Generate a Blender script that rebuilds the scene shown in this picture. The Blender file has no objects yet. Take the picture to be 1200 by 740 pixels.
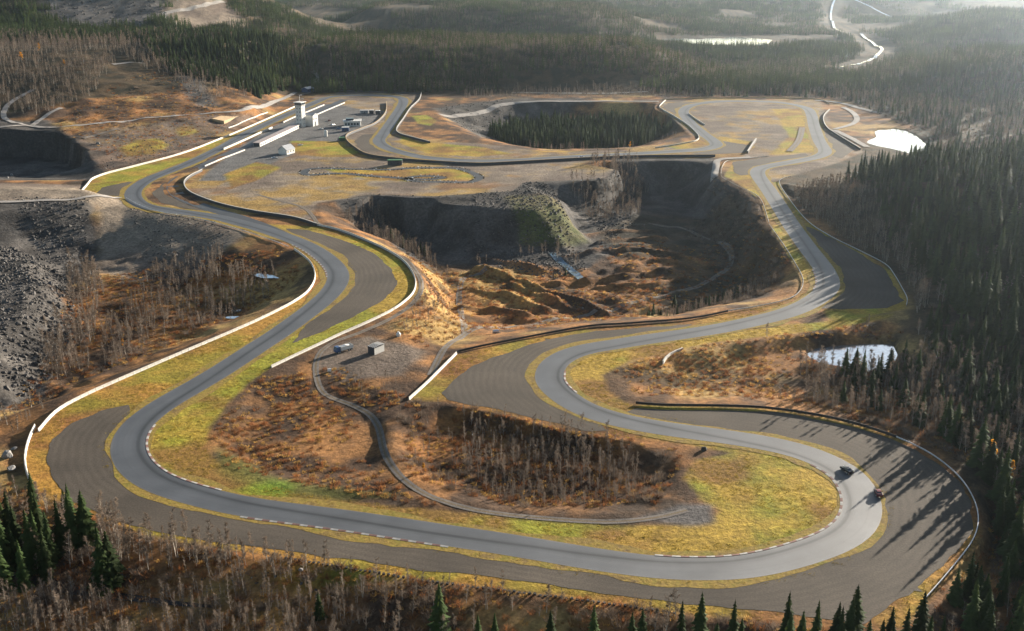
import bpy, bmesh, math, random
import numpy as np
from math import radians, sin, cos, tan, atan, atan2, pi, sqrt
random.seed(7); RNG = np.random.default_rng(11)
sc = bpy.context.scene
COL = sc.collection

# ------------------------------------------------------------------ camera
F_PX, HORIZON, CAM_H = 1250.0, -50.0, 165.0
PITCH = atan((370 - HORIZON) / F_PX)
cam_d = bpy.data.cameras.new('camera'); cam = bpy.data.objects.new('camera', cam_d); COL.objects.link(cam)
cam.location = (0, 0, CAM_H); cam.rotation_euler = (pi / 2 - PITCH, 0, 0)
cam_d.sensor_width = 36; cam_d.lens = F_PX / 1200 * 36; cam_d.clip_start = 1; cam_d.clip_end = 40000
sc.camera = cam
# ------------------------------------------------------------------ sky, sun, exposure
SUN_AZ, SUN_EL = radians(43), radians(12.5)          # azimuth measured from +Y (forward) towards +X
w = bpy.data.worlds.new('World'); sc.world = w; w.use_nodes = True
nt = w.node_tree; nt.nodes.clear()
sky = nt.nodes.new('ShaderNodeTexSky'); sky.sky_type = 'NISHITA'; sky.sun_disc = False
sky.sun_elevation = SUN_EL; sky.sun_rotation = SUN_AZ; sky.air_density = 1.0; sky.dust_density = 0.8
bg = nt.nodes.new('ShaderNodeBackground'); bg.inputs[1].default_value = 0.05
out = nt.nodes.new('ShaderNodeOutputWorld')
nt.links.new(sky.outputs[0], bg.inputs[0]); nt.links.new(bg.outputs[0], out.inputs[0])
sl = bpy.data.lights.new('sun', 'SUN'); sun = bpy.data.objects.new('sun', sl); COL.objects.link(sun)
sl.energy = 5.0; sl.angle = radians(0.5); sl.color = (1.0, 0.90, 0.76)
sd = (sin(SUN_AZ) * cos(SUN_EL), cos(SUN_AZ) * cos(SUN_EL), sin(SUN_EL))
from mathutils import Vector, Matrix
sun.rotation_euler = Vector(sd).to_track_quat('Z', 'Y').to_euler()
sun.location = (0, 0, 300)
sc.view_settings.view_transform = 'Standard'; sc.view_settings.look = 'None'
sc.view_settings.exposure = 1.72; sc.view_settings.gamma = 1.0; sc.view_settings.use_curve_mapping = False
cy = sc.cycles
cy.max_bounces = 5; cy.diffuse_bounces = 2; cy.glossy_bounces = 2; cy.transmission_bounces = 2
cy.volume_bounces = 1; cy.transparent_max_bounces = 4; cy.caustics_reflective = False; cy.caustics_refractive = False

# ------------------------------------------------------------------ pixel -> ground point
CT, ST = cos(PITCH), sin(PITCH)
def U(px, py, z=0.0):
    x = (px - 600) / F_PX; y = -(py - 370) / F_PX
    dy = CT + y * ST; dz = -ST + y * CT
    t = (CAM_H - z) / -dz
    return (x * t, dy * t)
def UL(pts, z=0.0):
    return np.array([U(p[0], p[1], p[2] if len(p) > 2 else z) for p in pts], float)
def PXY(x, y, z):
    """world -> pixel of the 1200x740 photograph (numpy)"""
    dz = z - CAM_H
    d = y * CT - dz * ST; up = y * ST + dz * CT
    return 600 + F_PX * x / d, 370 - F_PX * up / d
# ------------------------------------------------------------------ numpy helpers
def poly_sd(X, Y, poly):
    """signed distance, positive inside"""
    d2 = np.full(X.shape, 1e18); ins = np.zeros(X.shape, bool); n = len(poly)
    for i in range(n):
        ax, ay = poly[i]; bx, by = poly[(i + 1) % n]
        ex, ey = bx - ax, by - ay; wx, wy = X - ax, Y - ay
        t = np.clip((wx * ex + wy * ey) / (ex * ex + ey * ey + 1e-12), 0, 1)
        d2 = np.minimum(d2, (wx - ex * t) ** 2 + (wy - ey * t) ** 2)
        c = ((ay > Y) != (by > Y))
        if ey != 0: ins ^= c & (X < ex * (Y - ay) / ey + ax)
    d = np.sqrt(d2)
    return np.where(ins, d, -d)
def line_d(X, Y, pts, closed=False):
    d2 = np.full(X.shape, 1e18); n = len(pts)
    for i in range(n if closed else n - 1):
        ax, ay = pts[i]; bx, by = pts[(i + 1) % n]
        ex, ey = bx - ax, by - ay; wx, wy = X - ax, Y - ay
        t = np.clip((wx * ex + wy * ey) / (ex * ex + ey * ey + 1e-12), 0, 1)
        d2 = np.minimum(d2, (wx - ex * t) ** 2 + (wy - ey * t) ** 2)
    return np.sqrt(d2)
def _h(i, j, s):
    n = (i * 374761393 + j * 668265263 + s * 982451653) & 0xffffffff
    n = ((n ^ (n >> 13)) * 1274126177) & 0xffffffff
    return ((n ^ (n >> 16)) & 0xffff) / 65535.0
def vnoise(X, Y, s=0):
    i = np.floor(X).astype(np.int64); j = np.floor(Y).astype(np.int64); u = X - i; v = Y - j
    u = u * u * (3 - 2 * u); v = v * v * (3 - 2 * v)
    a, b, c, d = _h(i, j, s), _h(i + 1, j, s), _h(i, j + 1, s), _h(i + 1, j + 1, s)
    return (a * (1 - u) + b * u) * (1 - v) + (c * (1 - u) + d * u) * v
def fbm(X, Y, scale, o=4, s=0):
    r = 0; a = 0.5; f = 1.0 / scale; tot = 0
    for k in range(o):
        r = r + a * vnoise(X * f + 17.3 * k, Y * f - 9.1 * k, s + k); tot += a; a *= 0.5; f *= 2.03
    return r / tot
def sstep(a, b, x):
    t = np.clip((x - a) / (b - a), 0, 1); return t * t * (3 - 2 * t)
def catmull(P, step, closed=False):
    P = np.array(P, float); n = len(P); out = []
    for i in range(n if closed else n - 1):
        g = (lambda k: P[k % n]) if closed else (lambda k: P[min(max(k, 0), n - 1)])
        p0, p1, p2, p3 = g(i - 1), g(i), g(i + 1), g(i + 2)
        m = max(1, int(np.hypot(*(p2 - p1)[:2]) / step))
        for k in range(m):
            t = k / m
            out.append(0.5 * (2 * p1 + (p2 - p0) * t + (2 * p0 - 5 * p1 + 4 * p2 - p3) * t * t + (3 * p1 - p0 - 3 * p2 + p3) * t ** 3))
    if not closed: out.append(P[-1])
    return np.array(out)
def smooth(P, n, closed):
    for _ in range(n):
        Q = P.copy()
        if closed: Q = (np.roll(P, 1, 0) + 2 * P + np.roll(P, -1, 0)) / 4
        else: Q[1:-1] = (P[:-2] + 2 * P[1:-1] + P[2:]) / 4
        P = Q
    return P
def resample(P, step, closed=False):
    Q = np.vstack([P, P[:1]]) if closed else P
    L = np.concatenate([[0], np.cumsum(np.hypot(*np.diff(Q[:, :2], axis=0).T))])
    n = max(1, int(round(L[-1] / step))); s = np.linspace(0, L[-1], n + 1)
    if closed: s = s[:-1]
    return np.stack([np.interp(s, L, Q[:, k]) for k in range(Q.shape[1])], 1)

# ------------------------------------------------------------------ materials
def new_mat(name):
    m = bpy.data.materials.new(name); m.use_nodes = True
    nt = m.node_tree; b = nt.nodes['Principled BSDF']; return m, nt, b
def N(nt, t, **kw):
    n = nt.nodes.new(t)
    for k, v in kw.items(): setattr(n, k, v)
    return n
def mixc(nt, fac, a, b, blend='MIX'):
    m = nt.nodes.new('ShaderNodeMix'); m.data_type = 'RGBA'; m.blend_type = blend
    for inp, v in ((m.inputs[0], fac), (m.inputs[6], a), (m.inputs[7], b)):
        if hasattr(v, 'links'): nt.links.new(v, inp)
        else: inp.default_value = v if not isinstance(v, tuple) else (*v, 1)
    return m.outputs[2]
def noise(nt, scale, detail=4, rough=0.6, vec=None):
    n = nt.nodes.new('ShaderNodeTexNoise'); n.inputs['Scale'].default_value = scale
    n.inputs['Detail'].default_value = detail; n.inputs['Roughness'].default_value = rough
    if vec is None:
        vec = nt.nodes.new('ShaderNodeTexCoord').outputs['Object']
    nt.links.new(vec, n.inputs['Vector']); return n.outputs[0]
def ramp(nt, fac, stops):
    r = nt.nodes.new('ShaderNodeValToRGB'); e = r.color_ramp.elements
    while len(e) > 1: e.remove(e[0])
    for i, (p, c) in enumerate(stops):
        x = e[0] if i == 0 else e.new(p)
        x.position = p; x.color = (*c, 1) if not isinstance(c, (int, float)) else (c, c, c, 1)
    nt.links.new(fac, r.inputs[0]); return r.outputs[0]
def bump(nt, b, height, strength, dist):
    n = nt.nodes.new('ShaderNodeBump'); n.inputs['Strength'].default_value = strength; n.inputs['Distance'].default_value = dist
    nt.links.new(height, n.inputs['Height']); nt.links.new(n.outputs[0], b.inputs['Normal'])
def mth(nt, op, a, b=None):
    n = nt.nodes.new('ShaderNodeMath'); n.operation = op
    for inp, v in zip(n.inputs, (a, b)):
        if v is None: continue
        if hasattr(v, 'links'): nt.links.new(v, inp)
        else: inp.default_value = v
    return n.outputs[0]
def simple(name, col, rough=0.7, var=0.25, scale=1.5, spec=0.3, metal=0.0, objrand=0.0, bmp=0.0):
    m, nt, b = new_mat(name)
    n = noise(nt, scale, 5)
    c = ramp(nt, n, [(0.25, tuple(x * (1 - var) for x in col)), (0.75, tuple(min(1, x * (1 + var)) for x in col))])
    if objrand:
        oi = nt.nodes.new('ShaderNodeObjectInfo')
        f = ramp(nt, oi.outputs['Random'], [(0, 1 - objrand), (1, 1 + objrand)])
        c = mixc(nt, 1.0, c, f, 'MULTIPLY')
    nt.links.new(c, b.inputs['Base Color']); b.inputs['Roughness'].default_value = rough
    b.inputs['Specular IOR Level'].default_value = spec; b.inputs['Metallic'].default_value = metal
    if bmp: bump(nt, b, noise(nt, scale * 4, 3), 0.6, bmp)
    return m

def foliage(name, col, var=.4, scale=.7, objrand=.4, trans=.35, tcol=None):
    m = simple(name, col, .85, var, scale, .1, objrand=objrand); nt = m.node_tree; b = nt.nodes['Principled BSDF']
    t = nt.nodes.new('ShaderNodeBsdfTranslucent'); mx = nt.nodes.new('ShaderNodeMixShader'); mx.inputs[0].default_value = trans
    src = b.inputs['Base Color'].links[0].from_socket
    if tcol: src = mixc(nt, 1.0, src, tcol, 'MULTIPLY')
    nt.links.new(src, t.inputs[0]); nt.links.new(b.outputs[0], mx.inputs[1]); nt.links.new(t.outputs[0], mx.inputs[2])
    nt.links.new(mx.outputs[0], nt.nodes['Material Output'].inputs[0]); return m
def mat_terrain():
    m, nt, b = new_mat('terrain_soil')
    a = N(nt, 'ShaderNodeAttribute', attribute_name='Col')
    r = N(nt, 'ShaderNodeAttribute', attribute_name='Rock')
    n1 = noise(nt, 0.55, 6, 0.7); n2 = noise(nt, 0.07, 5, 0.6)
    f1 = ramp(nt, n1, [(0.25, 0.45), (0.5, 0.95), (0.75, 1.7)])
    f2 = ramp(nt, n2, [(0.3, 0.7), (0.7, 1.3)])
    c = mixc(nt, 1.0, a.outputs['Color'], f1, 'MULTIPLY'); c = mixc(nt, 1.0, c, f2, 'MULTIPLY')
    nt.links.new(c, b.inputs['Base Color']); b.inputs['Roughness'].default_value = 0.95
    b.inputs['Specular IOR Level'].default_value = 0.1
    h = noise(nt, 0.35, 7, 0.72)
    bump(nt, b, h, 0.9, 0.9)
    return m
def mat_asphalt(name, base=0.055):
    m, nt, b = new_mat(name)
    u = N(nt, 'ShaderNodeAttribute', attribute_name='across'); v = N(nt, 'ShaderNodeAttribute', attribute_name='along')
    cx = N(nt, 'ShaderNodeCombineXYZ')
    nt.links.new(mth(nt, 'MULTIPLY', u.outputs['Fac'], 1.2), cx.inputs[0]); nt.links.new(mth(nt, 'MULTIPLY', v.outputs['Fac'], 0.012), cx.inputs[1])
    streak = noise(nt, 1.0, 4, 0.6, cx.outputs[0])
    patch = noise(nt, 0.05, 4, 0.6); fine = noise(nt, 4.0, 3)
    c = ramp(nt, streak, [(0.25, (base * .66, base * .72, base * .82)), (0.6, (base * .93, base, base * 1.12)), (0.85, (base * 1.22, base * 1.27, base * 1.34))])
    c = mixc(nt, 1.0, c, ramp(nt, patch, [(0.3, 0.8), (0.7, 1.25)]), 'MULTIPLY')
    c = mixc(nt, 1.0, c, ramp(nt, fine, [(0.3, 0.85), (0.7, 1.15)]), 'MULTIPLY')
    rl = N(nt, 'ShaderNodeAttribute', attribute_name='line')
    gd = mth(nt, 'ADD', mth(nt, 'ABSOLUTE', rl.outputs['Fac']), mth(nt, 'MULTIPLY', streak, 1.2))
    rub = mth(nt, 'MULTIPLY', ramp(nt, gd, [(0.0, 1.0), (1.0, 0.0)]), 1.0)
    gd2 = mth(nt, 'MULTIPLY', gd, .28)
    rub = ramp(nt, gd2, [(.22, .55), (.55, .85), (1.0, 1.1)])
    c = mixc(nt, 1.0, c, rub, 'MULTIPLY')
    seam = ramp(nt, mth(nt, 'ABSOLUTE', mth(nt, 'SUBTRACT', mth(nt, 'ABSOLUTE', u.outputs['Fac']), 1.9)), [(.06, .8), (.14, 1.0)])
    c = mixc(nt, 1.0, c, seam, 'MULTIPLY')
    edge = ramp(nt, mth(nt, 'ADD', mth(nt, 'MULTIPLY', mth(nt, 'ABSOLUTE', u.outputs['Fac']), .1), mth(nt, 'MULTIPLY', patch, .12)), [(.59, 0.0), (.68, 1.0)])
    c = mixc(nt, mth(nt, 'MULTIPLY', edge, .5), c, (.16, .13, .095))
    nt.links.new(c, b.inputs['Base Color']); b.inputs['IOR'].default_value = 1.62
    rr = ramp(nt, streak, [(0.2, 0.54), (0.8, 0.64)])
    nt.links.new(rr, b.inputs['Roughness'])
    sp = mth(nt, 'MULTIPLY', ramp(nt, gd2, [(.22, .5), (.45, .9), (.7, 1.0)]), ramp(nt, patch, [(.3, .8), (.7, 1.05)])); nt.links.new(sp, b.inputs['Specular IOR Level'])
    bump(nt, b, noise(nt, 3.0, 4), 0.25, 0.05)
    return m
def mat_gravel():
    m, nt, b = new_mat('raked_gravel')
    r = N(nt, 'ShaderNodeAttribute', attribute_name='rake')
    wob = noise(nt, 0.06, 3); big = noise(nt, 0.03, 4); fine = noise(nt, 1.6, 5, 0.7)
    ph = mth(nt, 'ADD', mth(nt, 'MULTIPLY', r.outputs['Fac'], 2.2), mth(nt, 'MULTIPLY', wob, 9.0))
    s = mth(nt, 'SINE', ph)
    s2 = mth(nt, 'ADD', mth(nt, 'MULTIPLY', s, 0.5), 0.5)
    amp = ramp(nt, noise(nt, 0.018, 3), [(0.4, 0.1), (0.62, 1.0)])
    sm = mth(nt, 'MULTIPLY', s2, amp)
    c = ramp(nt, big, [(0.3, (0.066, 0.055, 0.044)), (0.7, (0.112, 0.092, 0.072))])
    c = mixc(nt, 1.0, c, ramp(nt, sm, [(0.0, 0.92), (1.0, 1.12)]), 'MULTIPLY')
    c = mixc(nt, 1.0, c, ramp(nt, fine, [(0.25, 0.6), (0.75, 1.45)]), 'MULTIPLY')
    nt.links.new(c, b.inputs['Base Color']); b.inputs['Roughness'].default_value = 0.9; b.inputs['Specular IOR Level'].default_value = 0.15
    hh = mth(nt, 'ADD', mth(nt, 'MULTIPLY', sm, 0.06), mth(nt, 'MULTIPLY', fine, 0.8))
    bump(nt, b, hh, 0.6, 0.09)
    return m
def mat_grass(name, ca, cb, cc):
    m, nt, b = new_mat(name)
    n = noise(nt, 0.16, 6, 0.7); n2 = noise(nt, 0.9, 5, 0.7)
    c = ramp(nt, n, [(0.32, ca), (0.5, cb), (0.68, cc)])
    c = mixc(nt, 1.0, c, ramp(nt, n2, [(0.25, 0.5), (0.75, 1.5)]), 'MULTIPLY')
    nt.links.new(c, b.inputs['Base Color']); b.inputs['Roughness'].default_value = 0.9; b.inputs['Specular IOR Level'].default_value = 0.1
    bump(nt, b, n2, 0.9, 0.25)
    return m
def mat_water(name, col=(0.012, 0.018, 0.022), rough=0.06, metal=0.0):
    m, nt, b = new_mat(name)
    n = noise(nt, 0.6, 3)
    nt.links.new(ramp(nt, n, [(0.3, col), (0.7, tuple(x * 1.5 for x in col))]), b.inputs['Base Color'])
    b.inputs['Roughness'].default_value = rough; b.inputs['IOR'].default_value = 1.33; b.inputs['Metallic'].default_value = metal
    bump(nt, b, noise(nt, 0.5, 4), 0.15, 0.05)
    return m

M = {}
M['terrain'] = mat_terrain()
M['asphalt'] = mat_asphalt('track_asphalt', 0.044)
M['asphalt2'] = mat_asphalt('pit_asphalt', 0.07)
M['gravel'] = mat_gravel()
M['verge'] = mat_grass('verge_grass', (0.17, 0.155, 0.03), (0.27, 0.185, 0.045), (0.15, 0.10, 0.05))
def mat_dirt():
    m, nt, b = new_mat('dirt_road')
    u = N(nt, 'ShaderNodeAttribute', attribute_name='across')
    n1, n2 = noise(nt, 0.35, 5, .7), noise(nt, 1.8, 4, .7)
    c = ramp(nt, n1, [(.3, (.12, .10, .085)), (.7, (.21, .185, .16))])
    mid = ramp(nt, mth(nt, 'ADD', mth(nt, 'ABSOLUTE', u.outputs['Fac']), mth(nt, 'MULTIPLY', n2, .5)), [(.45, 1.0), (.75, 0.0)])
    c = mixc(nt, mth(nt, 'MULTIPLY', mid, .7), c, (.15, .10, .045))
    c = mixc(nt, 1.0, c, ramp(nt, n2, [(.25, .65), (.75, 1.35)]), 'MULTIPLY')
    nt.links.new(c, b.inputs['Base Color']); b.inputs['Roughness'].default_value = .9; b.inputs['Specular IOR Level'].default_value = .15
    bump(nt, b, n2, .7, .15); return m
M['dirt'] = mat_dirt()
M['road'] = simple('gravel_road', (.30, .275, .25), .9, .3, .4, .15, bmp=.08)
M['concrete'] = simple('painted_concrete', (0.52, 0.49, 0.44), 0.7, 0.25, 0.6)
M['steel'] = simple('galvanised_steel', (0.5, 0.5, 0.5), 0.4, 0.2, 1.0, 0.5, 0.4)
M['tyre'] = simple('old_tyre_rubber', (0.025, 0.024, 0.024), 0.75, 0.3, 2.0)
M['wood'] = simple('weathered_wood', (0.22, 0.15, 0.09), 0.8, 0.3, 1.0)
M['kerb_red'] = simple('kerb_red_paint', (0.19, 0.10, 0.08), 0.8, 0.4, 0.6)
M['kerb_white'] = simple('kerb_white_paint', (0.36, 0.34, 0.31), 0.8, 0.4, 0.6)
M['kerb_grey'] = simple('worn_kerb', (.26, .25, .24), .8, .4, .6)
M['white'] = simple('white_paint', (0.66, 0.64, 0.60), 0.55, 0.12, 0.6)
M['white_wall'] = simple('white_cladding', (0.64, 0.62, 0.58), 0.6, 0.15, 0.3)
M['roof_grey'] = simple('roof_sheet', (0.32, 0.33, 0.35), 0.5, 0.2, 0.5)
M['glass'] = simple('window_glass', (0.03, 0.045, 0.06), 0.08, 0.2, 0.5, 0.6)
M['black'] = simple('black_paint', (0.012, 0.012, 0.013), 0.25, 0.2, 2.0, 0.5)
M['red'] = simple('red_paint', (0.13, 0.01, 0.012), 0.3, 0.2, 2.0, 0.5)
M['blue'] = simple('blue_paint', (0.04, 0.09, 0.2), 0.35, 0.2, 1.0, 0.5)
M['silver'] = simple('silver_paint', (0.55, 0.57, 0.6), 0.3, 0.1, 2.0, 0.5, 0.3)
M['rubber'] = simple('tyre_rubber', (0.018, 0.018, 0.018), 0.7, 0.2, 4)
M['dark'] = simple('dark_steel', (0.05, 0.055, 0.065), 0.5, 0.25, 1.0)
M['green'] = simple('green_paint', (0.06, 0.16, 0.06), 0.5, 0.2, 1.0)
M['tan'] = simple('tan_timber', (0.42, 0.30, 0.17), 0.8, 0.2, 0.5)
M['spruce'] = foliage('spruce_needles', (0.036, 0.058, 0.018), .4, .8, .5, .35, (1.9, 1.5, .8))
M['bark'] = simple('spruce_bark', (0.10, 0.075, 0.055), 0.9, 0.3, 3)
M['birch_bark'] = simple('birch_bark', (0.42, 0.37, 0.31), 0.8, 0.35, 2.0)
M['twig'] = foliage('birch_twigs', (0.185, 0.142, 0.108), .4, .7, .4, .25)
M['gold_leaf'] = foliage('golden_leaves', (0.55, 0.27, 0.03), .3, .7, .2, .45)
M['shrub'] = foliage('heath_shrub', (0.25, 0.105, 0.04), .5, .5, .5, .35)
M['straw'] = foliage('straw_grass', (0.42, 0.25, 0.075), .4, .5, .4, .45)
M['rock'] = simple('blasted_rock', (0.085, 0.078, 0.073), 0.9, 0.5, 0.6, 0.25, objrand=0.45, bmp=0.1)
M['pale_rock'] = simple('pale_rock', (0.24, 0.228, 0.215), 0.9, 0.5, 0.8, 0.2, bmp=0.1)
M['water'] = mat_water('still_water', (.5, .53, .57), .1, .85)
M['stream_water'] = mat_water('stream_water', (0.10, 0.14, 0.17), 0.12, .5)

# ------------------------------------------------------------------ object helpers
def tag(o, label=None, cat=None, group=None, kind=None):
    if label: o['label'] = label
    if cat: o['category'] = cat
    if group: o['group'] = group
    if kind: o['kind'] = kind
    return o
def link(name, me, mat=None, parent=None, loc=None, rz=0):
    o = bpy.data.objects.new(name, me); COL.objects.link(o)
    if mat and me is not None and not me.materials: me.materials.append(mat)
    if parent: o.parent = parent
    if loc is not None: o.location = loc
    if rz: o.rotation_euler = (0, 0, rz)
    return o
def empty(name, loc, rz=0, label=None, cat=None, group=None, kind=None):
    o = bpy.data.objects.new(name, None); COL.objects.link(o); o.location = loc; o.rotation_euler = (0, 0, rz)
    o.empty_display_size = 0.5
    return tag(o, label, cat, group, kind)
def pymesh(name, V, Fc, smoothed=False):
    me = bpy.data.meshes.new(name); me.from_pydata([tuple(map(float, v)) for v in V], [], [tuple(map(int, f)) for f in Fc]); me.update()
    if smoothed: me.polygons.foreach_set('use_smooth', [True] * len(me.polygons))
    return me
class MB:
    """collects simple solids into one mesh"""
    def __init__(s): s.V = []; s.F = []; s.m = []
    def add(s, V, Fc, mi=0):
        o = len(s.V); s.V += [tuple(v) for v in V]; s.F += [tuple(i + o for i in f) for f in Fc]; s.m += [mi] * len(Fc)
    def box(s, x0, x1, y0, y1, z0, z1, mi=0, rz=0, c=(0, 0)):
        V = [(x, y, z) for z in (z0, z1) for x, y in ((x0, y0), (x1, y0), (x1, y1), (x0, y1))]
        if rz: V = [(c[0] + x * cos(rz) - y * sin(rz), c[1] + x * sin(rz) + y * cos(rz), z) for x, y, z in V]
        s.add(V, [(3, 2, 1, 0), (4, 5, 6, 7), (0, 1, 5, 4), (1, 2, 6, 5), (2, 3, 7, 6), (3, 0, 4, 7)], mi)
    def cyl(s, c, axis, r, h, n=12, mi=0, r2=None):
        r2 = r if r2 is None else r2
        a = Vector(axis).normalized(); q = a.to_track_quat('Z', 'Y'); c = Vector(c)
        V = []
        for k in range(n):
            t = 2 * pi * k / n; V.append(c + q @ Vector((r * cos(t), r * sin(t), 0)))
        for k in range(n):
            t = 2 * pi * k / n; V.append(c + q @ Vector((r2 * cos(t), r2 * sin(t), h)))
        Fc = [(k, (k + 1) % n, n + (k + 1) % n, n + k) for k in range(n)] + [tuple(range(n - 1, -1, -1)), tuple(range(n, 2 * n))]
        s.add(V, Fc, mi)
    def prism(s, prof, y0, y1, mi=0):
        """profile in xz extruded along y (counter-clockwise seen from -y)"""
        n = len(prof); V = [(x, y0, z) for x, z in prof] + [(x, y1, z) for x, z in prof]
        Fc = [(k, (k + 1) % n, n + (k + 1) % n, n + k) for k in range(n)] + [tuple(range(n))[::-1], tuple(range(n, 2 * n))]
        s.add(V, [f[::-1] for f in Fc], mi)
    def mesh(s, name):
        me = pymesh(name, s.V, s.F); return me
    def build(s, name, mat, parent=None, loc=None, rz=0):
        me = s.mesh(name)
        bm = bmesh.new(); bm.from_mesh(me); bmesh.ops.recalc_face_normals(bm, faces=bm.faces); bm.to_mesh(me); bm.free()
        return link(name, me, mat, parent, loc, rz)

# ================================================================== TRACK LAYOUT
C_PX = [(300,151),(262,172),(225,190),(200,200),(175,210),(158,222),(157,233),(170,242),(200,247),(250,254),(280,261),(315,271),(355,286),(380,301),(395,317),(396,329),(390,340),(375,355),(350,374),(325,392),(300,408),(262,433),(225,455),(195,472),(172,488),(155,505),(149,525),(157,545),(175,561),(200,572),(250,586),(300,596),(400,609),(500,624),(600,639),(700,656),(775,665.5),(825,667),(862,666),(900,660),(950,646),(985,632),(1004,617),(1012,596),(1006,572),(993,555),(970,541),(937,528),(900,520),(850,512),(775,502),(725,492.5),(687,481),(662,466),(645,450),(643,440),(648,427),(662,417),(687,408.5),(700,407),(750,399),(800,392),(850,384),(900,373),(925,366),(950,355),(967,342),(971,331),(965,315),(946,290),(928,265),(912,240),(900,222),(888,205),(890,198),(900,195),(925,190.5),(950,186),(963,182),(967,177),(960,165),(954,148),(951,135),(945,127),(925,122),(900,119.5),(850,119),(825,121),(807,125),(801,132),(810,145),(825,157.5),(837,166),(839,171),(825,175),(800,177),(750,180),(700,182.5),(650,185),(600,188),(550,188.5),(500,185),(475,180),(455,174),(444,166),(450,156),(462,138),(472,122),(470,115),(450,112.5),(412,112),(387,114),(370,120)]
TRK = resample(smooth(catmull(UL(C_PX), 3.0, True), 6, True), 4.0, True)
def frames(P, closed):
    T = (np.roll(P, -1, 0) - np.roll(P, 1, 0)) if closed else np.gradient(P, axis=0)
    T = T / np.maximum(1e-9, np.hypot(T[:, 0], T[:, 1]))[:, None]
    return T, np.stack([-T[:, 1], T[:, 0]], 1)
TT, TN = frames(TRK, True)
# half width: wider on the far straights, as in the photograph
T_HW = 6.0 + 2.6 * sstep(850, 1050, TRK[:, 1]) * (np.abs(TT[:, 0]) > 0.75)
T_HW = smooth(T_HW[:, None], 12, True)[:, 0]

G_PX = {   # gravel traps (lie under the verge strip and the asphalt)
 'g1': [(150,475),(117,482),(82,497),(62,515),(56,535),(59,557),(80,585),(130,607),(175,622),(250,635),(300,641),(400,654),(500,669),(600,679),(700,694),(800,707),(850,713),(900,716),(975,725),(1012,730),(1037,713),(1070,692),(1100,668),(1120,650),(1136,634),(1142,620),(1142,605),(1138,588),(1122,563),(1098,542),(1074,527),(1050,517),(1012,504),(962,492),(925,485),(900,483),(850,481),(775,480),(745,478),(725,486),(775,500),(850,510),(900,519),(970,540),(1006,572),(1012,596),(1004,617),(950,646),(862,666),(775,665),(600,639),(400,609),(250,586),(175,561),(149,525),(160,495)],
 'g2': [(812,380),(700,388),(650,396),(600,411),(562,426),(540,438),(527,450),(517,461),(525,469),(600,484),(650,496),(685,506),(712,505),(690,484),(662,466),(643,440),(662,417),(700,407),(780,394)],
 'g3': [(335,268),(362,270),(400,281),(440,298),(460,316),(465,334),(450,352),(412,372),(375,390),(342,403),(375,358),(396,329),(380,301)],
 'g4': [(112,228),(120,220),(150,213),(166,213),(150,224),(148,231)],
 'g5': [(178,227),(190,216),(205,207),(190,218),(193,228),(215,238),(245,249),(215,244),(190,238)],
 'g6': [(942,265),(952,268),(1000,293),(1033,313),(1047,333),(1058,352),(1040,361),(1005,362),(960,362),(968,340),(965,315)],
 'g7': [(858,190),(900,184.5),(945,180),(950,185),(900,194),(886,204),(868,206),(860,202)],
 'g8': [(843,165),(882,171),(874,179.5),(812,181.5),(835,174)],
 'g9': [(968,157),(1004,174),(985,186),(968,180),(962,165)],
 'g10': [(415,166),(425,158),(437,157),(448,160),(444,170),(452,178),(425,177)],
 'g11': [(776,126),(783,121),(830,119),(800,127),(803,136),(790,133)],
}
G_W = {k: UL(v) for k, v in G_PX.items()}
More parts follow.
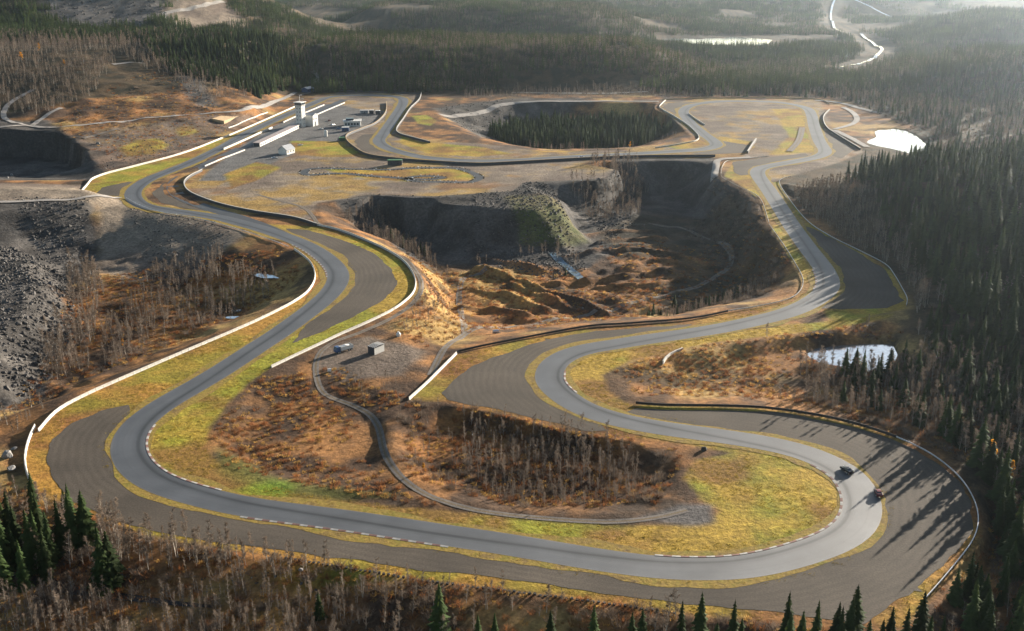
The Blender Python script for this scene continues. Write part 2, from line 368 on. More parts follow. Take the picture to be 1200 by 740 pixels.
V_PX = {   # grassed verges and other ground level with the circuit
 'v1': [(345,293),(362,306),(369,320),(366,335),(350,351),(300,377),(200,420),(131,450),(100,464),(67,482),(43,503),(31,525),(28,542),(36,572),(130,612),(160,560),(140,520),(170,480),(300,400),(390,330),(380,305)],
 'v2': [(94,227),(105,215),(107,211),(125,203),(160,195),(215,180),(262,162),(345,126),(345,132),(262,175),(175,212),(150,232),(120,232)],
 'v3': [(371,266),(400,272),(440,288),(470,305),(484,322),(486,335),(480,348),(460,363),(400,391),(345,418),(318,431),(290,450),(265,475),(245,500),(240,525),(265,550),(330,572),(400,585),(470,594),(500,620),(400,600),(250,577),(175,550),(160,520),(190,480),(300,410),(390,335),(350,285),(300,262)],
 'v4': [(800,560),(815,540),(860,530),(900,528),(960,552),(985,575),(985,600),(940,638),(830,656),(735,652),(600,630),(470,608),(470,594),(560,601),(640,611),(760,616),(830,613),(845,598),(820,585)],
 'v5': [(660,440),(670,428),(700,413),(760,402),(850,390),(930,380),(1000,374),(1050,366),(1063,356),(1045,372),(975,386),(900,394),(830,402),(795,410),(740,423),(705,440),(712,458),(730,470),(748,477),(735,488),(690,472)],
 'v6': [(479,469),(500,448),(535,416),(600,401),(684,386),(735,382),(809,376),(853,367),(924,354),(938,343),(960,345),(850,390),(700,410),(640,440),(660,470),(720,500),(800,512),(900,525),(860,531),(800,520),(735,514),(690,508),(600,487),(520,471)],
 'v7': [(901,264),(938,321),(941,335),(924,353),(955,345),(965,330),(940,300),(915,265),(900,235),(885,205),(900,184),(862,188),(848,206),(890,233)],
 'v8': [(905,214),(912,213),(917,224),(944,258),(972,277),(1002,292),(1037,310),(1048,322),(1058,340),(1063,352),(1061,362),(975,380),(950,340),(960,310),(890,205)],
 'v9': [(130,612),(175,628),(250,641),(300,648),(400,662),(500,679),(600,691),(700,704),(800,718),(900,729),(1000,740),(1060,735),(1083,707),(1122,662),(1140,640),(1147,622),(1148,605),(1142,586),(1126,561),(1101,539),(1076,524),(1051,513),(1012,500),(962,488),(900,479),(850,477),(775,476),(745,473),(735,490),(900,520),(1006,572),(1000,617),(862,660),(600,639),(300,596),(130,590)],
 'v10': [(240,203),(262,190),(300,165),(350,135),(372,110),(410,108),(492,111),(482,126),(466,152),(500,166),(560,168),(640,178),(740,176),(818,164),(774,127),(776,118),(960,117),(975,150),(1012,178),(985,190),(940,203),(900,215),(880,200),(850,187),(840,184),(700,187),(682,192),(720,199),(710,209),(614,214),(600,224),(509,230),(435,228),(371,238),(365,258),(300,250),(235,235),(216,222)],
}
V_W = {k: UL(v) for k, v in V_PX.items()}

# ================================================================== TERRAIN HEIGHT FIELD
def axis_x():
    a = list(np.arange(0, 300, 1.6)); s = 1.6
    while a[-1] < 9000:
        s = min(s * 1.035, 260) if a[-1] > 300 else s
        if a[-1] < 720: s = min(s, 3.6)
        a.append(a[-1] + s)
    a = np.array(a); return np.concatenate([-a[:0:-1], a])
def axis_y():
    a = [-2500, -1500, -800, -400, -200, -80, 20, 90, 140, 170, 190, 203, 212, 218]; s = 1.6
    while a[-1] < 16000:
        y = a[-1]
        s = 1.6 * max(1, y / 430) if y < 1500 else min(s * 1.03, 350)
        a.append(y + s)
    return np.array(a, float)
AX, AY = axis_x(), axis_y()
GX, GY = np.meshgrid(AX, AY)
X, Y = GX, GY
wrp = 1.0
WX = X + (fbm(X, Y, 26, 3, 5) - .5) * 9; WY = Y + (fbm(X, Y, 26, 3, 9) - .5) * 9
far = sstep(1450, 2000, Y)
H = far * ((fbm(X, Y, 900, 4, 21) - 0.5) * 75 - 12 + (fbm(X, Y, 240, 3, 25) - .5) * 22)
def feature(outer, inner, z_in, zo=0.0, shape=1.0, warp=True, world=False):
    global H
    o = np.array(outer, float) if world else UL(outer, zo)
    i = np.array(inner, float) if world else UL(inner, z_in)
    lo = o.min(0) - 30; hi = o.max(0) + 30
    r = np.where((AY > lo[1]) & (AY < hi[1]))[0]; c = np.where((AX > lo[0]) & (AX < hi[0]))[0]
    if len(r) == 0 or len(c) == 0: return
    sl_ = np.s_[r[0]:r[-1] + 1, c[0]:c[-1] + 1]
    xx, yy = (WX[sl_], WY[sl_]) if warp else (X[sl_], Y[sl_])
    do = np.maximum(0, poly_sd(xx, yy, o)); di = np.maximum(0, -poly_sd(xx, yy, i))
    t = np.where(do > 0, do / (do + di + 1e-6), 0); t = t ** shape
    t = t * 0.55 + 0.45 * t * t * (3 - 2 * t)
    H[sl_] = H[sl_] + (z_in - H[sl_]) * t
# --- far relief
feature([(-2600,1500),(-900,1600),(-460,1750),(-260,2100),(-300,2700),(-2600,3200)], [(-2600,1900),(-1000,1950),(-720,2150),(-680,2500),(-2600,2800)], 125, world=True)
feature([(500,1300),(640,1250),(1500,1250),(1600,1900),(600,1800),(470,1500)], [(640,1420),(760,1400),(1300,1450),(1300,1650),(700,1600)], 34, world=True)
feature([(700,2000),(2600,1900),(2600,2900),(900,2800)], [(1050,2250),(2300,2200),(2300,2600),(1100,2600)], 45, world=True)
feature([(-500,2500),(300,2350),(500,3000),(-500,3600)], [(-350,2800),(150,2700),(200,3000),(-350,3200)], 45, world=True)
feature([(-900,3600),(3500,3600),(4000,5200),(-900,5200)], [(-600,4100),(2500,4100),(2500,4600),(-600,4700)], 40, world=True)
feature([(-330,1430),(-100,1405),(150,1405),(270,1440),(340,1600),(300,1900),(-300,2000),(-420,1700)], [(-290,1590),(-100,1560),(80,1560),(175,1600),(150,1720),(-250,1760)], 44, world=True)
# --- left bench, hollow, hill
feature([(-260,215),(0,204),(110,206),(135,205),(160,195),(215,180),(262,161),(300,145),(335,124),(350,108),(362,96),(340,84),(-260,60)],
        [(-260,160),(0,152),(40,148),(65,151),(130,146),(200,138),(270,131),(292,125),(290,112),(-260,100)], 12, warp=False)
feature([(-300,156,12),(0,153.5,12),(55,154,12),(74,158,11),(96,175,7),(122,196,2),(140,207,0),(150,213,0),(120,214,0),(60,214,0),(0,211,0),(-300,211,0)],
        [(-300,180),(0,180),(60,181),(82,188),(110,199),(118,206),(60,207),(0,205),(-300,204)], -13)
feature([(-300,146,12),(0,142,12),(60,143,12),(150,138,12),(230,131,11),(290,124,8),(330,112,4),(352,99,0),(372,80,0),(330,55,20),(-300,50,20)],
        [(-900,1300),(-700,1330),(-560,1360),(-470,1400),(-400,1450),(-350,1560),(-900,1620)], 55) if False else None
o_ = UL([(-300,146,12),(0,142,12),(60,143,12),(150,138,12),(230,131,11),(290,124,8),(330,112,4),(352,99,0),(366,88,0)])
feature(np.vstack([o_, [(-230,1900),(-400,2100),(-1400,2000)]]), [(-1300,1280),(-700,1310),(-560,1345),(-470,1385),(-390,1450),(-350,1570),(-1300,1650)], 56, world=True, shape=0.9)
# --- dumps on the left and basin A
feature([(-260,214),(0,212),(100,216),(142,226),(146,238),(110,250),(60,262),(0,270),(-260,280)], [(-260,222),(0,221),(90,224),(120,231),(100,238),(40,244),(0,248),(-260,252)], 6)
feature([(150,241),(189,250),(236,259),(297,276),(338,291),(360,306),(366,320),(363,335),(347,351),(300,375),(200,418),(131,448),(98,462),(64,481),(38,503),(20,530),(-60,560),(-260,520),(-260,262,6),(-60,255,6),(22,249,6),(62,246,6),(116,242,5)],
        [(150,324),(195,342),(250,357),(300,356),(200,402),(120,438),(75,450),(20,478),(0,480),(45,440),(55,405),(96,378),(80,335),(62,306),(95,300),(112,306),(128,322)], -14)
feature([(-260,500),(20,480),(52,445),(62,408),(100,380),(86,335),(66,308),(20,292),(-60,288),(-260,290)], [(-260,470),(-30,440),(-5,400),(28,368),(42,332),(30,306),(-60,302),(-260,304)], -1, zo=-14)
# --- spruce pit
feature([(508,131),(535,127),(560,123),(600,119.5),(690,119.5),(768,121),(768,129),(795,143),(812,160),(795,168),(760,173),(700,176),(640,177),(600,174),(560,163),(535,150)],
        [(556,152),(600,143),(680,140),(760,141),(785,156),(750,170),(700,174),(640,175),(600,171)], -16)
# --- central pit
feature([(374,242),(435,230),(509,233),(560,236),(598,228),(640,240),(628,224),(616,216),(700,212),(715,208),(723,200),(690,192),(700,189),(836,189),(838,211),(885,235),(899,266),(934,321),(937,336),(920,350),(853,363),(809,372),(735,378),(684,382),(600,397),(540,411),(505,440),(480,425),(478,380),(494,345),(493,325),(478,302),(442,284),(402,267),(376,258)],
        [(440,262),(505,281),(560,283),(605,282),(668,278),(692,262),(735,234),(780,228),(806,238),(832,268),(852,300),(878,330),(875,346),(830,358),(740,372),(680,376),(610,384),(560,385),(535,372),(530,340),(520,314),(480,284)], -24)
# spur of dumped rock between the two recesses
feature([(500,232,0),(560,232,0),(600,221,0),(628,218,-2),(655,226,-10),(694,284,-24),(668,298,-24),(600,299,-24),(540,295,-24),(500,284,-22)], [(515,236),(560,236),(600,228),(628,229),(646,240),(628,246),(590,244),(550,242),(518,240)], -1)
# --- shrub basin in the lower infield
feature([(486,476),(520,474),(600,490),(685,511),(735,518),(780,530),(812,548),(800,580),(770,602),(700,607),(600,602),(520,588),(480,565),(458,530),(452,500),(462,484)],
        [(520,500),(600,502),(680,517),(720,535),(735,555),(700,578),(640,584),(580,578),(530,560),(505,540),(500,515)], -4)
# --- heath infield, left of it: slightly hollow
feature([(310,440),(400,430),(470,470),(445,500),(455,540),(500,585),(400,580),(300,560),(255,525),(255,495),(285,460)], [(330,470),(400,460),(430,500),(430,545),(380,560),(310,540),(285,510)], -2)
# --- infield right of the S
feature([(748,472),(715,455),(710,441),(745,425),(800,412),(900,397),(975,388),(1062,366),(1090,400),(1090,480),(1060,505),(1010,497),(900,477),(800,474)],
        [(800,450),(800,440),(850,428),(910,416),(960,408),(1040,400),(1060,420),(1040,455),(980,462),(900,455)], -4)
# --- right hand ridge
o_ = UL([(905,213),(940,243),(975,266),(1005,288),(1043,308),(1066,348),(1068,372),(1095,420),(1140,500),(1165,560),(1185,640)])
feature(np.vstack([o_, [(200,262),(260,150),(1200,100),(1200,960),(480,900),(350,850),(262,830),(232,790)]]),
        [(285,690),(300,650),(325,590),(352,520),(390,450),(440,380),(1100,300),(1100,760),(420,770),(330,740)], 27, world=True, shape=0.85)
# --- foreground below the circuit
o_ = UL([(-300,600),(0,560),(36,574),(128,616),(175,631),(250,644),(340,655),(400,664),(500,681),(600,693),(700,706),(800,720),(900,731),(1000,742),(1062,738),(1085,708),(1124,664),(1150,640),(1200,700)])
feature(np.vstack([o_, [(260,150),(200,60),(-400,60),(-500,300)]]), np.vstack([UL([(-300,670),(0,672),(120,700),(250,726),(340,736),(400,750),(600,780),(800,805),(1000,815),(1100,800),(1180,790)], -5), [(220,120),(0,80),(-350,100)]]), -5, world=True, shape=1.0)
feature([(1150,590),(1152,625),(1130,660),(1090,710),(1120,760),(1180,700),(1200,620),(1180,560),(1140,540)], [(1165,600),(1160,640),(1130,690),(1150,690),(1175,630)], -5)
# ponds and lakes
POND1 = [(1024,160),(1022,153),(1028,150.5),(1045,149.5),(1062,151.5),(1075,158),(1087,168),(1096,177),(1075,184),(1045,176),(1025,172),(1009,167)]
POND1 = [(1052 + (a - 1052) * .9, 165 + (b - 165) * .88) for a, b in POND1]
POND2 = [(944,416),(955,409),(985,405),(1020,403),(1046,404),(1052,416),(1046,430),(1020,436),(985,430),(960,425)]
LAKE = [(778,47),(790,44.5),(830,43.5),(870,44.5),(903,47),(898,51),(880,53.5),(830,52),(795,50.5)]
feature([(p[0] + (p[0] - 1050) * .06, p[1] + (p[1] - 164) * .10) for p in POND1], POND1, -2.2, warp=False)
feature([(p[0] + (p[0] - 1000) * .12, p[1] + (p[1] - 418) * .2) for p in POND2], POND2, -6.5, zo=-4, warp=False)
feature([(p[0] + (p[0] - 840) * .25, p[1] + (p[1] - 48) * .6) for p in LAKE], LAKE, -24, warp=False)

# corridor mask : 1 on everything that lies level with the circuit
near = (Y < 1500) & (np.abs(X) < 760)
flat = np.full(X.shape, -1e3)
ri = np.where((AY > 200) & (AY < 1500))[0]; ci = np.where(np.abs(AX) < 760)[0]
SL = np.s_[ri[0]:ri[-1] + 1, ci[0]:ci[-1] + 1]
xx, yy = X[SL], Y[SL]
SUBT = TRK[::3]
d_trk = np.full(X.shape, 1e3); d_trk[SL] = line_d(xx, yy, SUBT, True)
def psd_box(poly):
    """signed distance only near the polygon, on the full grid"""
    out_ = np.full(X.shape, -1e3); lo = poly.min(0) - 12; hi = poly.max(0) + 12
    r = np.where((AY > lo[1]) & (AY < hi[1]))[0]; c = np.where((AX > lo[0]) & (AX < hi[0]))[0]
    if len(r) and len(c):
        s_ = np.s_[r[0]:r[-1] + 1, c[0]:c[-1] + 1]; out_[s_] = poly_sd(X[s_], Y[s_], poly)
    return out_
flat = 10.0 - d_trk
g_sd = np.full(X.shape, -1e3); v_sd = {}
for k, p in G_W.items(): flat = np.maximum(flat, psd_box(p))
for k, p in V_W.items():
    v_sd[k] = psd_box(p); flat = np.maximum(flat, v_sd[k])
flatm = sstep(-5.0, -0.5, flat)
# relief noise
rough_amp = 0.35 + 1.6 * sstep(1.5, 12, np.abs(H)) * (Y < 1500)
rough_amp = rough_amp + far * 2
mx_ = np.exp(-((X - 40) / 110) ** 2 - ((Y - 600) / 85) ** 2)
Hn = H + mx_ * (fbm(X, Y, 9, 3, 201) - .5) * 3.2 + ((fbm(X, Y, 14, 4, 31) - .5) * 2.0 + (fbm(X, Y, 45, 3, 35) - .5) * 1.6) * rough_amp
# motocross ridges on the pit floor
RIDGES = [([(640,334),(680,330),(730,324),(785,317)],2.2),([(655,303),(700,298),(750,294),(800,302),(832,314)],2.4),([(700,287),(740,282),(778,281)],1.8),([(556,318),(590,325),(620,335),(650,347),(690,360),(712,372)],2.6),([(598,335),(640,351),(662,362)],2.0),([(555,340),(600,351),(640,366)],1.8),([(688,278),(720,273),(765,272)],1.6),([(740,312),(780,306),(815,318)],1.6),([(545,360),(590,364),(620,372)],1.6),([(700,335),(750,336),(800,330)],2.0),([(560,305),(600,310),(640,318)],1.6)]
ridge_c = np.zeros(X.shape)
for pts, hh in RIDGES:
    P_ = resample(catmull(UL(pts, -24), 3), 4)
    lo = P_.min(0) - 15; hi = P_.max(0) + 15
    r = np.where((AY > lo[1]) & (AY < hi[1]))[0]; c = np.where((AX > lo[0]) & (AX < hi[0]))[0]
    s_ = np.s_[r[0]:r[-1] + 1, c[0]:c[-1] + 1]
    d = line_d(WX[s_], WY[s_], P_); g = np.exp(-(d / 2.5) ** 2)
    Hn[s_] += hh * 1.3 * g * (0.55 + 0.9 * fbm(X[s_], Y[s_], 18, 2, 77)); ridge_c[s_] = np.maximum(ridge_c[s_], g)
H = Hn * (1 - flatm) - 0.06 * flatm
def hgt(x, y):
    x = np.asarray(x, float); y = np.asarray(y, float)
    i = np.clip(np.searchsorted(AX, x) - 1, 0, len(AX) - 2); j = np.clip(np.searchsorted(AY, y) - 1, 0, len(AY) - 2)
    u = np.clip((x - AX[i]) / (AX[i + 1] - AX[i]), 0, 1); v = np.clip((y - AY[j]) / (AY[j + 1] - AY[j]), 0, 1)
    return (H[j, i] * (1 - u) + H[j, i + 1] * u) * (1 - v) + (H[j + 1, i] * (1 - u) + H[j + 1, i + 1] * u) * v
def hz(x, y): return float(hgt(x, y))
_TS = np.geomspace(220, 7000, 6000)
def UG(px, py):
    """pixel -> the first point where its ray meets the terrain"""
    x = (px - 600) / F_PX; y = -(py - 370) / F_PX; dy = CT + y * ST; dz = -ST + y * CT
    X_, Y_, Z_ = x * _TS, dy * _TS, CAM_H + dz * _TS; hh = hgt(X_, Y_); k = int(np.argmax(Z_ < hh))
    return (X_[k], Y_[k], float(hh[k]))
def UGL(pts): return np.array([UG(*q[:2])[:2] for q in pts])
def UG_old(px, py, it=12):
    """pixel -> the point where its ray meets the terrain"""
    z = 0.0
    for _ in range(it):
        x, y = U(px, py, z); z = 0.5 * z + 0.5 * hz(x, y)
    return (x, y, hz(x, y))

# ------------------------------------------------------------------ terrain colour
def cvec(*c): return np.array(c, float)
n40 = fbm(X, Y, 40, 5, 51); n12 = fbm(X, Y, 12, 4, 57); n90 = fbm(X, Y, 110, 4, 61)
def lerp(a, b, t): return a + (b - a) * t[..., None]
heath = lerp(np.broadcast_to(cvec(.075, .045, .028), X.shape + (3,)), np.broadcast_to(cvec(.31, .15, .055), X.shape + (3,)), sstep(.36, .62, n12 * .6 + n40 * .4))
heath = lerp(heath, np.broadcast_to(cvec(.34, .22, .08), X.shape + (3,)), sstep(.55, .72, n40))
heath = lerp(heath, np.broadcast_to(cvec(.05, .036, .026), X.shape + (3,)), sstep(.56, .72, fbm(X, Y, 22, 4, 71)) * .8)
rockc = lerp(np.broadcast_to(cvec(.05, .046, .043), X.shape + (3,)), np.broadcast_to(cvec(.095, .086, .078), X.shape + (3,)), sstep(.35, .65, n12))
dirt = lerp(np.broadcast_to(cvec(.15, .115, .09), X.shape + (3,)), np.broadcast_to(cvec(.25, .20, .15), X.shape + (3,)), sstep(.35, .65, n40))
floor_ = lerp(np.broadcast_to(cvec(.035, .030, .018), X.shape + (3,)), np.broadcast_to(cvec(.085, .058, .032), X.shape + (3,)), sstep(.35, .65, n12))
grass = lerp(np.broadcast_to(cvec(.235, .225, .026), X.shape + (3,)), np.broadcast_to(cvec(.36, .235, .04), X.shape + (3,)), sstep(.38, .58, n40 * .6 + n12 * .4))
grass = lerp(grass, np.broadcast_to(cvec(.22, .11, .035), X.shape + (3,)), sstep(.48, .66, fbm(X, Y, 30, 4, 81)) * .85)
CC = heath.copy()
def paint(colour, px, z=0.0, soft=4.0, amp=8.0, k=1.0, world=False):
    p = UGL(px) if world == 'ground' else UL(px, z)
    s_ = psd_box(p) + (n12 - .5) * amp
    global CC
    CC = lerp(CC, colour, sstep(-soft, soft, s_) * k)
CC = lerp(CC, floor_, sstep(1330, 1400, Y))                        # far valley: forest floor
CC = lerp(CC, dirt, far * sstep(.60, .70, n90) * .25)
paint(floor_, [(905,213),(1005,290),(1066,350),(1070,380),(1100,430),(1120,560),(1160,640),(1260,760),(1700,700),(1700,120),(1100,140),(940,195)], 0, 6)
paint(dirt * .9, [(118,243),(150,243),(232,262),(290,285),(232,313),(150,318),(112,300)], -6, 4)
paint(rockc, [(116,243),(112,300),(132,318)],-4,3) if 0 else paint(rockc, [(116,243),(112,300),(132,318)] and [(112,244),(112,300),(60,330),(95,372),(55,400),(50,450),(-260,480),(-260,222),(60,240)], -3, 4)
paint(dirt, [(-260,214),(0,210),(130,212),(146,236),(90,240),(0,238),(-260,240)], 4, 4)
paint(rockc, [(-260,152),(60,152),(100,178),(135,206),(150,214),(230,180),(170,200),(-260,212)], 4, 4)
paint(rockc, [(374,242),(435,230),(509,233),(598,226),(614,215),(712,209),(722,200),(690,192),(836,189),(840,212),(890,236),(890,290),(800,262),(740,262),(690,285),(600,290),(500,296),(440,270)], -8, 4)
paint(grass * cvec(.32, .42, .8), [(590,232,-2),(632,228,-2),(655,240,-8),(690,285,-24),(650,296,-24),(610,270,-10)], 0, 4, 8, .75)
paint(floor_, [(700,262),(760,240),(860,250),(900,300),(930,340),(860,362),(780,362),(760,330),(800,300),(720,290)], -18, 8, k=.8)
paint(rockc, [(505,132),(600,120),(690,120),(600,150),(560,160)], -5, 6)
paint(floor_, [(590,150),(790,150),(800,168),(700,176),(610,174)], -14, 6)
paint(floor_, [(-260,130,20),(0,130,20),(150,110,25),(200,90,40),(350,105,5),(330,40,50),(-260,20,50)], 0, 8)
paint(rockc * 1.3, [(210,85),(228,88),(258,125),(232,124),(215,108)], 0, 8, world='ground')
QUARRY = UGL([(45,-8),(200,-8),(195,22),(180,32),(90,36),(52,20)]); FARDIRT = UGL([(195,2),(262,2),(290,30),(215,40),(192,18)])
paint(rockc * 1.6, [(45,-8),(200,-8),(195,22),(180,32),(90,36),(52,20)], 0, 15, world='ground')
paint(dirt, [(195,2),(262,2),(290,30),(215,40),(192,18)], 0, 15, world='ground')
paint(rockc * cvec(1.5, 1.35, 1.25), [(75,160),(130,150),(200,142),(270,135),(300,138),(262,158),(215,178),(160,192),(125,200)], 0, 6, 20, .75, world='ground')
paint(grass * cvec(.8, .95, .9), [(140,175),(160,165),(185,163),(195,170),(180,180),(150,184)], 0, 3, 8, world='ground')
paint(grass * cvec(.8, .95, .9), [(205,150),(225,148),(232,156),(212,160)], 0, 3, 8, .8, world='ground')
paint(grass * cvec(.9, 1.05, 1.0), [(482,136),(500,135),(512,142),(505,148),(490,145)], 0, 2, 4, world='ground')
paint(grass * cvec(1.6, 1.5, 1.5), [(612,176),(640,177),(700,177.5),(740,177),(640,179.5)], 0, 1, 2)
paint(floor_, [(975,112),(1035,136),(1078,150),(1102,172),(1112,190),(1260,205),(1260,95),(975,100)], 0, 8, 12)
VERGE_COL = {'v1': grass, 'v2': grass, 'v3': grass, 'v4': grass, 'v5': grass, 'v6': grass, 'v7': grass, 'v8': grass, 'v9': grass}
for k in VERGE_COL:
    CC = lerp(CC, grass * (cvec(1.0, .82, 1.0) if k in ('v1', 'v6', 'v9') else 1.0), sstep(-1.2, 1.5, v_sd[k] + (n12 - .5) * 3 * (k in ('v3', 'v4', 'v5'))))
plat = lerp(dirt, grass * cvec(.85, .80, 1.15), sstep(.47, .62, n40 * .55 + n12 * .3 + fbm(X, Y, 90, 3, 181) * .15) * .85)
plat = plat * (.8 + .4 * fbm(X, Y * 2.5, 20, 4, 185))[..., None]
CC = lerp(CC, plat, sstep(-2, 2, v_sd['v10']))
padd = np.broadcast_to(cvec(.135, .13, .125), X.shape + (3,))
paint(padd, [(232,212),(262,186),(300,160),(352,132),(372,122),(395,122),(420,128),(448,130),(436,146),(408,156),(398,166),(370,172),(330,186),(300,200),(262,212)], 0, 2, 4)
paint(grass * cvec(.9, .85, 1.0), [(262,205),(300,190),(330,196),(300,212),(270,222)], 0, 2, 5)
paint(grass, [(340,165),(400,166),(430,183),(380,185),(345,180)], 0, 2, 6)
paint(grass, [(470,158),(490,166),(560,172),(600,180),(560,184),(500,180),(468,168)], 0, 2, 3)
paint(grass, [(380,198),(540,198),(560,210),(480,213),(400,207)], 0, 2, 6)
paint(grass, [(905,128),(945,128),(956,160),(960,178),(900,182),(925,160)], 0, 2, 4)
paint(grass, [(843,160),(880,166),(885,172),(870,184),(800,186),(845,178)], 0, 2, 2)
paint(grass, [(780,172),(820,162),(830,170),(800,176)], 0, 1, 2)
CC = lerp(CC, heath * cvec(1.15, 1.05, .9), np.clip(ridge_c, 0, 1) * .6)
paint(heath * cvec(1.0, .95, .85), [(500,300),(640,300),(760,330),(740,372),(560,385),(500,350)], -18, 6, 10, .8)
paint(dirt, [(375,408),(430,395),(500,410),(470,440),(400,445),(372,430)], 0, 3, 6)
paint(grass * cvec(.5, .9, .7), [(255,525),(330,560),(400,572),(460,580),(400,588),(300,578),(260,552)], 0, 4, 6, .75)
paint(rockc * cvec(1.25, 1.25, 1.3), [(745,607),(800,590),(832,592),(836,612),(800,616)], 0, 2, 4)
paint(heath * cvec(.75, .7, .65), [(470,480),(600,492),(700,512),(790,530),(810,560),(770,602),(600,602),(490,575)], -4, 5, 8, .8)
paint(grass, [(330,690),(440,690),(500,705),(420,715),(330,705)], -8, 4, 8, .7)
# write the mesh
nx, ny = len(AX), len(AY)
verts = np.stack([X, Y, H], -1).reshape(-1, 3)
idx = np.arange(nx * ny).reshape(ny, nx)
quads = np.stack([idx[:-1, :-1], idx[:-1, 1:], idx[1:, 1:], idx[1:, :-1]], -1).reshape(-1, 4)
me = bpy.data.meshes.new('terrain'); me.vertices.add(len(verts)); me.vertices.foreach_set('co', verts.astype(np.float32).ravel())
me.loops.add(quads.size); me.loops.foreach_set('vertex_index', quads.astype(np.int32).ravel())
me.polygons.add(len(quads)); me.polygons.foreach_set('loop_start', np.arange(0, quads.size, 4, dtype=np.int32))
me.polygons.foreach_set('use_smooth', np.ones(len(quads), bool)); me.update(calc_edges=True)
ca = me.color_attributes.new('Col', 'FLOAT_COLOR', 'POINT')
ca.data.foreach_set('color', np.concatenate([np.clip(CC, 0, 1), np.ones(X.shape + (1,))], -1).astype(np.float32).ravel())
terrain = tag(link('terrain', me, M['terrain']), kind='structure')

# ================================================================== SHEETS
def set_attr(me, name, vals):
    a = me.attributes.new(name, 'FLOAT', 'POINT'); a.data.foreach_set('value', np.asarray(vals, np.float32))
def ribbon(name, P, hw0, hw1, z, mat, closed=False, drape=None, cols=2, kind='structure'):
    """strip between lateral offsets hw0..hw1 (left positive) of polyline P"""
    n = len(P); T, Nn = frames(P, closed)
    hw0 = np.broadcast_to(hw0, n); hw1 = np.broadcast_to(hw1, n)
    V = []; ac = []; al = []
    L = np.concatenate([[0], np.cumsum(np.hypot(*np.diff(P, axis=0).T))])
    for k in range(cols + 1):
        o = hw0 + (hw1 - hw0) * k / cols; Q = P + Nn * o[:, None]
        zz = np.full(n, z) if drape is None else hgt(Q[:, 0], Q[:, 1]) + drape
        V.append(np.column_stack([Q, zz])); ac.append(o); al.append(L)
    V = np.stack(V, 1).reshape(-1, 3); ac = np.stack(ac, 1).ravel(); al = np.stack(al, 1).ravel()
    Fc = []
    for i in range(n if closed else n - 1):
        j = (i + 1) % n
        for k in range(cols):
            a, b, c, d = i * (cols + 1) + k, i * (cols + 1) + k + 1, j * (cols + 1) + k + 1, j * (cols + 1) + k
            Fc.append((a, d, c, b))
    me = pymesh(name, V, Fc); set_attr(me, 'across', ac); set_attr(me, 'along', al)
    return tag(link(name, me, mat), kind=kind)
def grid_sheet(name, poly, step, z, mat, drape=None, rake=True, kind='structure', jitter=0.0):
    lo = poly.min(0) - step * 2; hi = poly.max(0) + step * 2
    ax = np.arange(lo[0], hi[0], step); ay = np.arange(lo[1], hi[1], step)
    gx, gy = np.meshgrid(ax, ay); s_ = poly_sd(gx, gy, poly)
    if jitter: s_ = s_ + (fbm(gx, gy, 9, 3, 3) - .5) * jitter
    e = 0.05
    gX = np.gradient(s_, step, axis=1); gY = np.gradient(s_, step, axis=0)
    gl = np.maximum(1e-3, gX * gX + gY * gY)
    outm = s_ < 0
    mv = outm & (s_ > -1.6 * step)
    gx = gx + np.where(mv, np.clip(-s_ * gX / gl, -1.5 * step, 1.5 * step), 0)
    gy = gy + np.where(mv, np.clip(-s_ * gY / gl, -1.5 * step, 1.5 * step), 0)
    ok = ~outm
    cell = (ok[:-1, :-1] | ok[:-1, 1:] | ok[1:, 1:] | ok[1:, :-1])
    idx = np.arange(gx.size).reshape(gx.shape)
    q = np.stack([idx[:-1, :-1], idx[:-1, 1:], idx[1:, 1:], idx[1:, :-1]], -1)[cell]
    used = np.unique(q); remap = np.full(gx.size, -1); remap[used] = np.arange(len(used))
    vx, vy = gx.ravel()[used], gy.ravel()[used]
    zz = np.full(len(vx), z) if drape is None else hgt(vx, vy) + drape
    me = pymesh(name, np.column_stack([vx, vy, zz]), remap[q])
    if rake: set_attr(me, 'rake', line_d(vx, vy, TRK, True))
    return tag(link(name, me, mat), kind=kind)
for k, p in G_W.items():
    grid_sheet('gravel_trap', p, 1.6 if p[:, 1].max() < 800 else 4.0, 0.0, M['gravel'], jitter=2.6)
# verge strips on both sides of the asphalt
wob_l = (fbm(TRK[:, 0], TRK[:, 1], 22, 3, 91) - .5) * 7.0; wob_r = (fbm(TRK[:, 0] + 500, TRK[:, 1], 16, 3, 92) - .5) * 7.0
ribbon('grass_verge', TRK, T_HW - .3, T_HW + 2.9 + wob_l, 0.03, M['verge'], True)
ribbon('grass_verge', TRK, -T_HW + .3, -T_HW - 2.9 - wob_r, 0.034, M['verge'], True)
def curv(P, closed):
    T, _ = frames(P, closed); a = np.unwrap(np.arctan2(T[:, 1], T[:, 0])); k = np.gradient(a) / 4.0
    return smooth(k[:, None], 60, closed)[:, 0]
rt_ = ribbon('race_track', TRK, T_HW, -T_HW, 0.06, M['asphalt'], True, cols=12)
off_ = smooth((np.tanh(curv(TRK, True) * 130) * 3.6)[:, None], 40, True)[:, 0]
set_attr(rt_.data, 'line', (np.stack([T_HW + (-2 * T_HW) * k / 12 for k in range(13)], 1) - off_[:, None]).ravel())
# pit exit lane and pit lane
PITX = resample(smooth(catmull(UL([(404,117),(372,131),(345,145),(318,157),(290,170),(262,183),(235,196),(212,208),(203,217),(207,227),(222,236),(250,246),(280,255),(310,266),(330,275)]), 3), 4, False), 4)
ribbon('pit_lane', PITX, 5.0, -5.0, 0.05, M['asphalt2'], cols=3)
